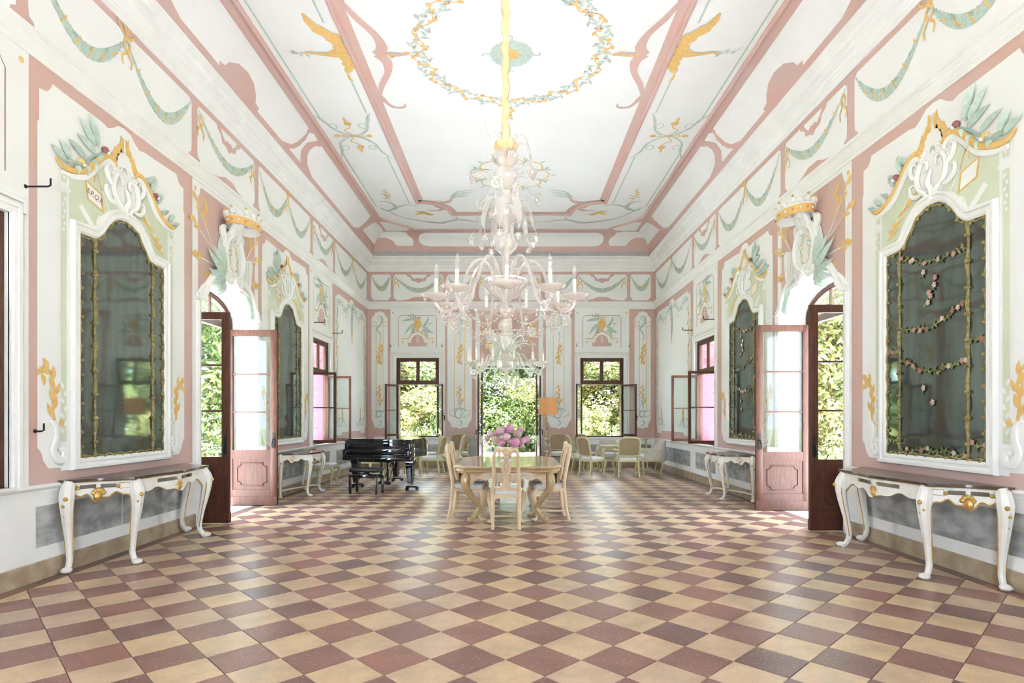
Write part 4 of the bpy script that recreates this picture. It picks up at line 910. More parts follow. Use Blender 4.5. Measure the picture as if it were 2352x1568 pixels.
band(li, .17*cw, 'pink', 'painted_band'); band(lo, -.10*cw, 'pink', 'painted_band')
# the pink corners between the outer moulding and the cove
for sx in (-1, 1):
    P = Paint('C'); P.poly([(sx*3.53, 15.3)]+[(sx*-x, y) for x, y in OUT]+[(sx*2.5, 16.46), (sx*2.5, 16.57), (sx*3.53, 16.57)], 'pink', 0); P.build('painted_corner', ceiling)
    P = Paint('C'); P.poly([(sx*3.38, 15.85), (sx*3.22, 15.90), (sx*3.0, 16.12), (sx*2.82, 16.38), (sx*2.95, 16.56), (sx*3.53, 16.56), (sx*3.53, 15.80)], 'ceil', 1); P.build('painted_corner_panel', ceiling)
# acanthus at the inner corners and cartouches half way along
for sx in (-1, 1):
    for sy in (-1, 1):
        Q = lambda x, y: (sx*x, YM+sy*(y-YM))
        P = Paint('C')
        P.stroke([Q(2.0, 14.30), Q(1.72, 14.42), Q(1.50, 14.30), Q(1.42, 14.12)], [.06, .16, .10, .02], 'pink', 2, scal=.6); P.stroke([Q(1.9, 14.62), Q(1.72, 14.80), Q(1.9, 14.95), Q(2.15, 14.9)], [.08, .16, .08, .02], 'pink', 2, scal=.6)
        for k in range(4): P.stroke([Q(1.45, 14.15-.03*k), Q(1.25, 14.0-.10*k), Q(1.0-.05*k, 13.95-.12*k)], [.03, .05, .01], 'garland', 2)
        P.build('painted_acanthus', ceiling)
        # green scroll in the corner of the border, gold sprig, small bird
        P = Paint('C')
        P.stroke([Q(3.28, 14.72), Q(3.15, 14.95), Q(2.9, 14.75), Q(2.95, 14.40), Q(3.2, 14.30)], [.03, .10, .12, .07, .015], 'garland', 2, scal=.3)
        P.stroke([Q(2.9, 14.75), Q(2.6, 14.55), Q(2.3, 14.62)], [.07, .05, .015], 'garland', 2, scal=.3)
        P.stroke([Q(3.15, 14.95), Q(2.85, 15.45), Q(2.4, 15.75), Q(1.9, 15.90), Q(1.45, 15.65), Q(1.0, 15.78), Q(.6, 15.85)], [.05, .04, .05, .09, .06, .04, .01], 'garland', 2, scal=.2)
        P.stroke([Q(1.5, 15.65), Q(1.42, 15.45), Q(1.6, 15.38)], [.05, .03, .01], 'garland', 2)
        for k in range(7): P.leaf(Q(2.95+.03*math.sin(k*2), 14.15-.08*k), (PI/2 if sy < 0 else -PI/2)+(1.1 if k % 2 else -1.1), .16-.012*k, .05, 'gold_paint', 2)
        P.stroke([Q(2.93, 14.25), Q(2.97, 13.9), Q(2.9, 13.55)], .02, 'gold_paint', 2)
        P.stroke([Q(2.45, 15.0), Q(2.25, 15.10), Q(2.1, 15.25), Q(2.0, 15.22)], [.03, .14, .10, .02], 'gold_paint', 3); P.leaf(Q(2.25, 15.1), PI-.6 if sx < 0 else .6, .3, .09, 'gold_paint', 3); P.leaf(Q(2.2, 15.15), -PI/2+sx*.5, .22, .09, 'gold_paint', 3)
        for k in range(5): P.leaf(Q(.55-.12*k, 15.85), (0 if k % 2 else PI)+.5, .14, .05, 'gold_paint', 3)
        P.build('painted_scroll', ceiling)
        # long green lines with curls
        P = Paint('C'); P.stroke([Q(3.36, 11.75), Q(3.36, 14.7)], .026, 'garland', 1, smooth=False); P.stroke([Q(2.50, 11.85), Q(2.50, 14.5)], .026, 'garland', 1, smooth=False)
        P.stroke([Q(2.50, 9.2), Q(2.50, 10.15)], .026, 'garland', 1, smooth=False)
        P.stroke([Q(3.36, YM), Q(3.36, 10.35)], .026, 'garland', 1, smooth=False)
        P.stroke([Q(3.45, 10.2), Q(3.34, 10.42), Q(3.22, 10.75), Q(2.95, 10.97), Q(2.66, 10.80), Q(2.55, 10.42), Q(2.44, 10.15)], [.01, .05, .035, .025, .035, .05, .01], 'garland', 2, scal=.25)
        P.stroke([Q(3.46, 11.95), Q(3.34, 11.62), Q(3.26, 11.25), Q(2.95, 11.0), Q(2.64, 11.25), Q(2.56, 11.62), Q(2.42, 11.92)], [.01, .05, .035, .025, .035, .05, .01], 'garland', 2, scal=.25)
        for (x, y) in ((3.22, 10.62), (2.68, 10.60), (3.22, 11.45), (2.70, 11.45)): P.ring(Q(x, y), .07, .10, .016, 'garland', 2, n=8)
        for d_ in (-1, 1):
            P.stroke([Q(2.95, 10.985+d_*.05), Q(3.05, 10.985+d_*.22), Q(2.92, 10.985+d_*.34), Q(2.95, 10.985+d_*.62)], .018, 'gold_paint', 2); P.dot(Q(2.93, 10.985+d_*.46), .07, 'gold_paint', 3, 8); P.leaf(Q(2.95, 10.985+d_*.5), PI/2*(sy*d_), .2, .05, 'gold_paint', 3)
            P.stroke([Q(2.95, 10.985), Q(2.95+d_*.16, 10.94), Q(2.95+d_*.2, 11.02), Q(2.95, 10.985)], .016, 'gold_paint', 2); P.dot(Q(2.95+d_*.30, 10.985), .06, 'gold_paint', 3, 8, .045)
        P.build('painted_border', ceiling)
    # cartouche and eagle half way along the side
    P = Paint('C')
    for d_ in (-1, 1):
        P.stroke([(sx*2.20, YM+d_*1.25), (sx*2.05, YM+d_*.80), (sx*1.88, YM+d_*.45), (sx*1.84, YM+d_*.16), (sx*1.95, YM)], [.03, .09, .10, .16, .13], 'pink', 2)
        P.stroke([(sx*2.17, YM+d_*1.05), (sx*2.02, YM+d_*1.42), (sx*1.82, YM+d_*1.45), (sx*1.78, YM+d_*1.33)], [.10, .05, .05, .02], 'pink', 2, scal=.4)
    P.leaf((sx*1.86, YM), PI if sx > 0 else 0, .38, .10, 'pink', 2); P.build('painted_cartouche', ceiling)
    P = Paint('C'); b0 = (sx*2.42, YM-.10)
    P.stroke([(sx*2.26, YM-.12), (sx*2.36, YM-.10), (sx*2.50, YM-.04), (sx*2.62, YM)], [.04, .12, .20, .10], 'gold_paint', 4); P.stroke([(sx*2.44, YM-.06), (sx*2.46, YM-.35), (sx*2.66, YM-.62), (sx*2.72, YM-.88)], [.12, .20, .14, .02], 'gold_paint', 4, scal=.4); P.stroke([(sx*2.44, YM-.02), (sx*2.40, YM+.22), (sx*2.50, YM+.44)], [.12, .22, .05], 'gold_paint', 4, scal=.4)
    P.stroke([(sx*2.6, YM), (sx*2.78, YM-.02), (sx*2.92, YM-.06), (sx*3.05, YM-.02)], [.10, .05, .04, .01], 'gold_paint', 4); P.stroke([(sx*2.50, YM+.44), (sx*2.50, YM+.62), (sx*2.46, YM+.66)], [.02, .05, .01], 'gold_paint', 4)
    for k in range(6): P.leaf((sx*(2.92+.05*k), YM-.03), k*1.1, .09, .04, 'garland', 4)
    P.build('painted_eagle', ceiling)
# twisted wreath of leaves and gold ivy round the middle, rosettes
P = Paint('C'); n = 120; R0 = 1.33
for ph, m, lm in ((0, 'garland', 'garland'), (PI, 'gold_paint', 'gold_paint')):
    pts = [((R0+.10*math.sin(14*a+ph))*math.cos(a), YM-.05+(R0+.10*math.sin(14*a+ph))*math.sin(a)) for a in [2*PI*i/n for i in range(n+1)]]
    P.stroke(pts, .014, m, 1, smooth=False)
    for i in range(n):
        a = math.atan2(pts[i+1][1]-pts[i][1], pts[i+1][0]-pts[i][0])
        if ph == 0 or i % 3: P.leaf(pts[i], a+(.8 if i % 2 else -.8), .12 if ph == 0 else .085, .042 if ph == 0 else .06, lm, 2)
        if i % 5 == 2: P.dot((pts[i][0]+.04*math.cos(a+1.5), pts[i][1]+.04*math.sin(a+1.5)), .018, 'line_pink', 3, 6)
for s in (-1, 1): sprig(P, [(s*1.42, YM), (s*1.58, YM-.02), (s*1.75, YM+.04), (s*1.86, YM-.03)], .014, 'gold_paint', .09, .06, n=6); 
sprig(P, [(0, YM+1.4), (.02, YM+1.55), (-.02, YM+1.7), (0, YM+1.84)], .014, 'gold_paint', .09, .06, n=6)
P.build('painted_wreath', ceiling)
P = Paint('C'); nn_ = 40
P.poly([((.30+.014*(i % 2))*math.cos(2*PI*i/nn_), YM+(.30+.014*(i % 2))*math.sin(2*PI*i/nn_)) for i in range(nn_)], 'garland', 1)
for k in range(8): P.leaf((0, YM), k*PI/4, .15, .09, 'gold_paint', 2)
for k in range(4): P.stroke([(.30*math.cos(k*PI/2), YM+.30*math.sin(k*PI/2)), (.40*math.cos(k*PI/2+.05), YM+.40*math.sin(k*PI/2+.05)), (.42*math.cos(k*PI/2-.1), YM+.42*math.sin(k*PI/2-.1))], [.03, .02, .03], 'garland', 1)
P.build('painted_rosette', ceiling)
for ym in (12.75, 2*YM-12.75):
    P = Paint('C')
    for k in range(8):
        a = k*PI/4+PI/8*0; c = (.55*math.cos(a), ym+.55*math.sin(a)); P.ring(c, .27, .27, .028, 'gold_paint', 1, a-1.9, a+1.9, 14)
        a2 = a+PI/8; P.leaf((.62*math.cos(a2), ym+.62*math.sin(a2)), a2, .26, .07, 'garland', 2); P.leaf((.78*math.cos(a2), ym+.78*math.sin(a2)), a2+.7, .16, .05, 'garland', 2); P.leaf((.78*math.cos(a2), ym+.78*math.sin(a2)), a2-.7, .16, .05, 'garland', 2)
        P.leaf((.84*math.cos(a), ym+.84*math.sin(a)), a, .16, .05, 'garland', 2); P.stroke([(.1*math.cos(a2), ym+.1*math.sin(a2)), (.40*math.cos(a2), ym+.40*math.sin(a2))], [.015, .03, .01], 'line_pink', 2, smooth=False)
    P.build('painted_rosette', ceiling)
# ---- cove: grey shade painted at the back foot, pink bands and cream fields
def mitre(t0, t1, sgn, n=8): return [(sgn, lerp(t0, t1, i/n)) for i in range(n+1)]
for wl in ('cL', 'cR'):
    def field(u0, u1, bump=False, ends=(0, 0)):
        P = Paint(wl); o = []
        # lower edge
        o += [(u0+.42, .20), (u0+.55, .16)]
        if bump: o += [(8.05, .16), (8.02, .22), (8.16, .24), (8.22, .34), (8.40, .45), (8.65, .49), (8.90, .45), (9.08, .34), (9.14, .24), (9.28, .22), (9.25, .16)]
        o += [(u1-.55, .16), (u1-.42, .20)]
        o += [(u1-.18, .28), (u1-.04, .42), (u1, .56), (u1-.02, .70), (u1-.10, .76), (u1-.12, .82), (u0+.12, .82), (u0+.10, .76), (u0+.02, .70), (u0, .56), (u0+.04, .42), (u0+.18, .28)]
        P.poly(o, 'cream', 0); P.build('painted_field', ceiling)
    field(6.55, 10.78, True); field(11.24, 15.45); field(2*YM-15.45, 2*YM-11.2)
    for uc in (10.98, 2*YM-10.98):
        P = Paint(wl); P.poly([(uc-.42, .17), (uc+.15, .17), (uc+.02, .36), (uc+.02, .58), (uc+.12, .74), (uc+.16, .82), (uc-.12, .84), (uc-.20, .76), (uc-.08, .60), (uc-.10, .42), (uc-.22, .28)], 'cream', 0); P.build('painted_field', ceiling)
    P = Paint(wl); top = [(D-(.20+.48*(1-math.cos(t*PI/2)))-.002, t) for t in [.34+.06*i for i in range(10)]]
    P.poly([(15.60, .34), (15.75, .52), (15.80, .84)]+[(16.2, .90), (16.4, .90)]+[p for p in reversed(top) if p[1] < .9], 'cream', 0); P.build('painted_field', ceiling)
P = Paint('cB'); P.poly([(-W+.22, 0), (W-.22, 0), (W-.24, .15), (-W+.24, .15)], 'grey_line_shade', 0); P.build('painted_cove_shade', ceiling)  # shade along the foot of the back cove, put in as grey paint
P = Paint('cB'); P.poly([(-2.35, .30), (2.35, .30), (2.55, .34), (2.64, .44), (2.66, .58), (2.60, .74), (2.45, .84), (-2.45, .84), (-2.60, .74), (-2.66, .58), (-2.64, .44), (-2.55, .34)], 'ceil', 0); P.build('painted_field', ceiling)
for s in (-1, 1):
    P = Paint('cB', 0, s); rim = [(W-(.20+.48*(1-math.cos(t*PI/2)))-.002, t) for t in [.42+.06*i for i in range(9)]]
    P.poly([(2.85, .32), (3.28, .32), (3.34, .36), (3.42, .50), (3.58, .60), (3.74, .60)]+[p for p in rim if p[1] >= .6]+[(3.2, .92), (2.98, .84), (2.96, .70), (2.86, .60), (2.80, .45)], 'ceil', 0); P.build('painted_field', ceiling)
# ================================================================ DOORS AND WINDOWS
def basis(o, U, N): return Matrix(((U[0], N[0], 0, o[0]), (U[1], N[1], 0, o[1]), (0, 0, 1, o[2]), (0, 0, 0, 1)))
def put(mb, M, root, name, **k):
    par = root; base = root
    while base.parent: base = base.parent
    mb.xf(Matrix.Translation(-base.location) @ M); o = mb.build(name, par, **k); return o
def notch(x0, x1, z0, z1, r): return [(x0+r, z0), (x1-r, z0), (x1-r, z0+r*.45), (x1-r*.45, z0+r), (x1, z0+r), (x1, z1-r), (x1-r*.45, z1-r), (x1-r, z1-r*.45), (x1-r, z1), (x0+r, z1), (x0+r, z1-r*.45), (x0+r*.45, z1-r), (x0, z1-r), (x0, z0+r), (x0+r*.45, z0+r), (x0+r, z0+r*.45)]
def lever(mb, x, z, sy, m='iron'):
    mb.box(x-.018, x+.018, sy*.024, sy*.030, z-.13, z+.13, m); mb.tube([(x, sy*.028, z+.02), (x, sy*.065, z+.02), (x, sy*.07, z-.0), (x-.015, sy*.07, z-.07), (x-.01, sy*.07, z-.12)], [.012, .012, .012, .012, .008], m, 8)
def door_leaf(root, o, U, N, w=.83, h=2.87, handle=True):
    M = basis(o, U, N); b = MB(); t = .023; s = .105
    b.box(0, s, -t, t, .0, h, 'wood_red', .004); b.box(w-s, w, -t, t, .0, h, 'wood_red', .004)
    b.box(s, w-s, -t, t, h-.10, h, 'wood_red'); b.box(s, w-s, -t, t, .76, .90, 'wood_red'); b.box(s, w-s, -t, t, .135, .25, 'wood_red')
    for sg in (-1, 1): b.box(-.002, w+.002, sg*t, sg*(t+.008), .0, .14, 'wood_red')
    leaf = put(b, M, root, 'leaf', angle=.5)
    zs = [.90+(h-.10-.90)*i/3 for i in range(4)]
    b = MB()
    for z in zs[1:3]: b.box(s, w-s, -.014, .014, z-.012, z+.012, 'wood_red')
    put(b, M, leaf, 'glazing_bar')
    for i in range(3): b = MB(); b.box(s, w-s, -.002, .002, zs[i]+(.012 if i else 0), zs[i+1]-(.012 if i < 2 else 0), 'pane'); put(b, M, leaf, 'pane', smooth=False)
    b = MB(); b.box(s, w-s, -.010, .010, .25, .76, 'wood_red')
    for sg in (-1, 1):
        b.sweep(notch(s+.07, w-s-.07, .32, .69, .06), [(-.012, .010), (-.006, .018), (.004, .020), (.012, .012), (.014, .010)], 'wood_red', lambda a, z, d: V(a, sg*d, z), True)
    put(b, M, leaf, 'panel', angle=.4)
    if handle:
        b = MB(); lever(b, w-.05, 1.06, 1); lever(b, w-.05, 1.06, -1); put(b, M, leaf, 'handle')
    b = MB()
    for z in (.25, 1.5, h-.25): b.tube([(0, t+.004, z-.06), (0, t+.004, z+.06)], .011, 'iron', 6)
    put(b, M, leaf, 'hinge'); return leaf
def shutter(root, o, U, N, w, h, m, nb, th=.028, name='shutter'):
    M = basis(o, U, N); b = MB(); b.box(0, .05, -th/2, th/2, 0, h, m); b.box(w-.05, w, -th/2, th/2, 0, h, m); s = put(b, M, root, name, smooth=False)
    for i in range(nb):
        b = MB(); b.box(.05, w-.05, -th/2+.004, th/2-.004, h*i/nb+.006, h*(i+1)/nb-.006, m); put(b, M, s, 'slat', smooth=False)
def side_door(n, wl, u0, u1):
    sx = -1 if wl == 'L' else 1; root = struct('door_%d' % n, (sx*W, (u0+u1)/2, 0)); N = (-sx, 0)
    fx = W+.49; M = basis((sx*fx, 0, 0), (0, 1), N)
    b = MB(); jo = [(u0, 0), (u0, 2.98)]+[(p[0], p[1]) for p in arch(u0, u1, 2.98, 3.38)[1:-1]]+[(u1, 2.98), (u1, 0)]
    b.sweep(list(reversed(jo)), [(.0, .0), (.0, .09), (.045, .09), (.06, .07), (.06, .0)], 'wood_red', lambda a, z, d: V(a, d, z))
    b.box(u0+.04, u1-.04, 0, .08, 2.885, 2.985, 'wood_red'); put(b, M, root, 'frame', angle=.4)
    ao = [(p[0], p[1]) for p in arch(u0+.05, u1-.05, 2.985, 3.33)[1:-1]]
    b = MB(); b.plate(ao, .005, 'pane', lambda a, z, d: V(a, .04+d, z)); put(b, M, root, 'fanlight_pane', smooth=False)
    for k in (.36, .64): b = MB(); x = lerp(u0, u1, k); b.box(x-.014, x+.014, .025, .06, 2.98, 3.31, 'wood_red'); put(b, M, root, 'fanlight_bar')
    hx = sx*(W+.46-(.0 if wl == 'L' else .04))
    door_leaf(root, (hx, u0+.075, .012), (-sx, 0), (0, 1)); door_leaf(root, (hx, u1-.065, .012), (-sx, 0), (0, -1))
    shutter(root, (sx*(W+.53), u1+.06, 0), (sx*.28, .96), (-.96, sx*.28), .85, 2.9, 'shutter_pink', 14)
    shutter(root, (sx*(W+.53), u0-.06, 0), (sx*.28, -.96), (.96, sx*.28), .85, 2.9, 'shutter_pink', 14)
side_door(1, 'L', *LD); side_door(2, 'R', *RD)
# garden door in the end wall, leaves folded into the room
root = struct('door_3', ((BD[0]+BD[1])/2, D, 0)); b = MB(); d0, d1 = BD
b.sweep([(d0, 0), (d0, 2.95), (d1, 2.95), (d1, 0)], [(0, 0), (0, .09), (-.05, .09), (-.06, .06), (-.06, 0)], 'wood_dark', lambda a, z, d: V(a, D+.10-d, z)); put(b, Matrix.Identity(4), root, 'frame', angle=.4)
door_leaf(root, (d0+.05, D+.04, .012), (-.10, -.995), (.995, -.10), .78, 2.86); door_leaf(root, (d1-.05, D+.04, .012), (.10, -.995), (-.995, -.10), .78, 2.86)
b = MB(); b.tube([(d0+.0, D-.72, .9), (d0, D-.72, 1.35)], .02, 'iron', 8)
shutter(root, (d0+.01, D+.12, 0), (0, 1), (1, 0), .36, 2.9, 'wood_dark', 12); shutter(root, (d1-.01, D+.12, 0), (0, 1), (-1, 0), .36, 2.9, 'wood_dark', 12)
def sash(root, o, U, N, w, h, bars, name, m='wood_red', handle=None):
    M = basis(o, U, N); b = MB(); s = .052; t = .02
    b.box(0, s, -t, t, 0, h, m, .003); b.box(w-s, w, -t, t, 0, h, m, .003); b.box(s, w-s, -t, t, 0, s*1.2, m); b.box(s, w-s, -t, t, h-s, h, m)
    sa = put(b, M, root, name, angle=.5)
    for i in range(bars+1):
        z0, z1 = lerp(s, h-s, i/(bars+1)), lerp(s, h-s, (i+1)/(bars+1)); b = MB(); b.box(s, w-s, -.002, .002, z0, z1, 'pane'); put(b, M, sa, 'pane', smooth=False)
        if i: b = MB(); b.box(s, w-s, -.012, .012, z0-.011, z0+.011, m); put(b, M, sa, 'glazing_bar')
    if handle is not None: b = MB(); lever(b, w-.026, h*.38, handle); put(b, M, sa, 'handle')
    b = MB(); b.tube([(0, t, .12), (0, t, .24)], .008, 'iron', 6); b.tube([(0, t, h-.24), (0, t, h-.12)], .008, 'iron', 6); put(b, M, sa, 'hinge')
def window(n, wl, u0, u1, a0, a1, jamb, closed=False):
    fn = WF[wl]; o = fn((u0+u1)/2, ZS, 0); root = struct('window_%d' % n, o); U = Vector((0, 1)) if wl in 'LR' else Vector((1, 0)); N = Vector({'L': (1, 0), 'R': (-1, 0), 'B': (0, -1)}[wl])
    zt = ZW+(.02 if wl == 'B' else 0); h = zt-ZS; zm = 1.56; bk = -.14
    O = fn(u0, ZS, bk); M = basis(O, U, N); w = u1-u0; b = MB(); f = .055
    b.box(0, f, 0, .10, 0, h, 'wood_red', .003); b.box(w-f, w, 0, .10, 0, h, 'wood_red', .003); b.box(f, w-f, 0, .10, 0, .045, 'wood_red'); b.box(f, w-f, 0, .10, h-f, h, 'wood_red'); b.box(f, w-f, 0, .10, zm-.01, zm+.05, 'wood_red')
    put(b, M, root, 'frame', angle=.5)
    b = MB(); b.box(-.02, w+.02, .09, .19, -.03, .0, 'white', .006); put(b, M, root, 'window_sill')
    hw = (w-2*f)/2; O2 = lambda u, z, d: tuple(Vector(fn(u, z, d)))
    for k in (0, 1): sash(root, O2(u0+f if k == 0 else u1-f, ZS+zm+.05, bk+.06), U if k == 0 else -U, N, hw, h-zm-.05-f, 0, 'transom_sash')
    for k, an in ((0, a0), (1, a1)):
        d = (U if k == 0 else -U); an = math.radians(an); dd = d*math.cos(an)+N*math.sin(an); nn = N*math.cos(an)-d*math.sin(an)
        hz = bk+.085
        if closed:
            M2 = basis(O2(u0+f if k == 0 else u1-f, ZS+.05, hz), d, N); b = MB(); b.box(0, hw-.002, -.02, .02, 0, zm-.07, 'wood_red', .003); s_ = put(b, M2, root, 'shutter_leaf', angle=.5)
            for (za, zb) in ((.10, .70), (.80, zm-.17)): b = MB(); b.sweep([(.08, za), (hw-.08, za), (hw-.08, zb), (.08, zb)], [(-.012, .020), (-.004, .028), (.008, .028), (.014, .020)], 'wood_red', lambda a, z, d_: V(a, d_, z), True); put(b, M2, s_, 'panel_moulding', angle=.4)
            b = MB(); lever(b, hw-.03, .6, 1); put(b, M2, s_, 'handle')
        else: sash(root, O2(u0+f if k == 0 else u1-f, ZS+.045, hz), dd, nn, hw, zm-.06, 1, 'casement', handle=1 if k else None)
    for k, m in enumerate(jamb):
        if m: shutter(root, O2(u0+.02 if k == 0 else u1-.02, ZS+.02, bk-.01), -N, U if k == 0 else -U, .34, h-.06, m, 14 if m == 'shutter_pink' else 18)
window(1, 'B', *BW1, 120, 112, ('wood_dark', 'wood_dark')); window(2, 'B', *BW2, 112, 126, ('wood_dark', 'wood_dark'))
window(3, 'L', *LWn, 92, 92, (None, 'shutter_pink')); window(4, 'R', *RWn, 92, 92, (None, 'shutter_pink')); window(5, 'L', *LW0, 0, 0, (None, None), True)
for k, (a, b_, c, d) in enumerate(FILL_OPENINGS):              # unseen openings added to let in light, framed like windows
    root = struct('window_%d' % (6+k), ((a+b_)/2, FRONT-.2, c)); b = MB()
    for x in (a, (a+b_)/2-.03, b_-.06): b.box(x, x+.06, -.24+FRONT, -.18+FRONT, c, d, 'wood_red')
    for z in (c, lerp(c, d, .5), d-.06): b.box(a, b_, -.235+FRONT, -.185+FRONT, z, z+.06, 'wood_red')
    put(b, Matrix.Identity(4), root, 'frame', smooth=False)
root = struct('window_9', (W, (RW0[0]+RW0[1])/2, ZS)); b = MB(); b.box(W+.05, W+.1, RW0[0], RW0[1], ZS, ZW, 'wood_red'); put(b, Matrix.Identity(4), root, 'shutter_leaf')
# iron hooks and curtain-rod holders left in the walls
def hook(wl, u, z, label, ln=.16):
    o = Vector(WF[wl](u, z, 0)); t = thing('wall_hook', label, 'hook', o, 0, 'iron hooks left in the walls'); fn = lambda a, c, d: Vector(WF[wl](u+a, z+c, d))-o
    b = MB(); b.tube([fn(0, 0, 0), fn(0, 0, ln), fn(0, .01, ln+.02), fn(0, .07, ln+.02)], .008, 'iron', 6); b.build('rod', t); b = MB(); b.tube([fn(0, -.0, -.002), fn(0, 0, .006)], .018, 'iron', 8); b.build('rose', t)
for (wl, px, py, lb) in (('L', 58, 428, 'iron hook on the pink strip left of the near left mirror'), ('L', 722, 740, 'iron hook above the left window, nearer one'), ('L', 765, 765, 'iron hook right of the left window by the vine panel'),
                         ('R', 1640, 733, 'iron hook above the right window, nearer one'), ('R', 1590, 758, 'iron hook left of the right window by the vine panel'), ('B', 898, 796, 'small iron hook left above the left window of the end wall'), ('B', 1016, 795, 'small iron hook right above the left window of the end wall'), ('B', 1324, 794, 'small iron hook left above the right window of the end wall'), ('B', 1445, 795, 'small iron hook right above the right window of the end wall'),
                         ('L', 80, 990, 'small black hook low on the pink strip beside the near left mirror')):
    hook(wl, *(pL if wl == 'L' else pR if wl == 'R' else pB)(px, py), lb, .10 if wl == 'B' else .06 if py > 900 else .2)
# ================================================================ FURNITURE
def cab(mb, x, y, h, ox, oy, m, r=(.036, .044, .030, .018, .016, .030), amp=1.0, foot=True, n=8):
    """cabriole leg at (x,y), knee turned towards (ox,oy)"""
    l = math.hypot(ox, oy); ox, oy = ox/l, oy/l; k = h/.42
    prof = [(0, h), (.030*amp, h*.86), (.026*amp, h*.68), (-.002*amp, h*.38), (-.016*amp, h*.16), (.004*amp, h*.055), (.030*amp, .018)]
    mb.tube([(x+o*ox, y+o*oy, z) for o, z in [(p.x, p.y) for p in cr(prof, 4)]], r, m, n)
    if foot: mb.ball((x+.032*amp*ox, y+.032*amp*oy, r[-1]*.75), r[-1]*1.12, m, 7, (1.1, 1.1, .66))
def cushion(mb, w0, w1, d, z0, z1, m, y0=None, seg=14):
    """rounded seat pad, w0 back width, w1 front width, centred"""
    y0 = -d/2 if y0 is None else y0; rows = []
    o = []
    for i in range(seg*4):
        a = 2*PI*i/(seg*4); c, s = math.cos(a), math.sin(a); e = .35
        X = math.copysign(abs(c)**e, c); Y = math.copysign(abs(s)**e, s); o.append((X*lerp(w0, w1, (Y+1)/2)/2, y0+d/2+Y*d/2))
    cx_, cy_ = 0, y0+d/2; n = len(o); vs = []; fs = []
    lv = [(.96, z0), (1.0, lerp(z0, z1, .3)), (1.0, lerp(z0, z1, .6)), (.95, lerp(z0, z1, .86)), (.8, z1-.002), (.5, z1+.008), (.15, z1+.012)]
    for k, z in lv:
        for (a, b_) in o: vs.append((cx_+(a-cx_)*k, cy_+(b_-cy_)*k, z))
    for i in range(len(lv)-1):
        for j in range(n): fs.append((i*n+j, i*n+(j+1) % n, (i+1)*n+(j+1) % n, (i+1)*n+j))
    fs.append(tuple(range((len(lv)-1)*n, len(lv)*n))); fs.append(tuple(reversed(range(n)))); return mb.add(vs, fs, m)
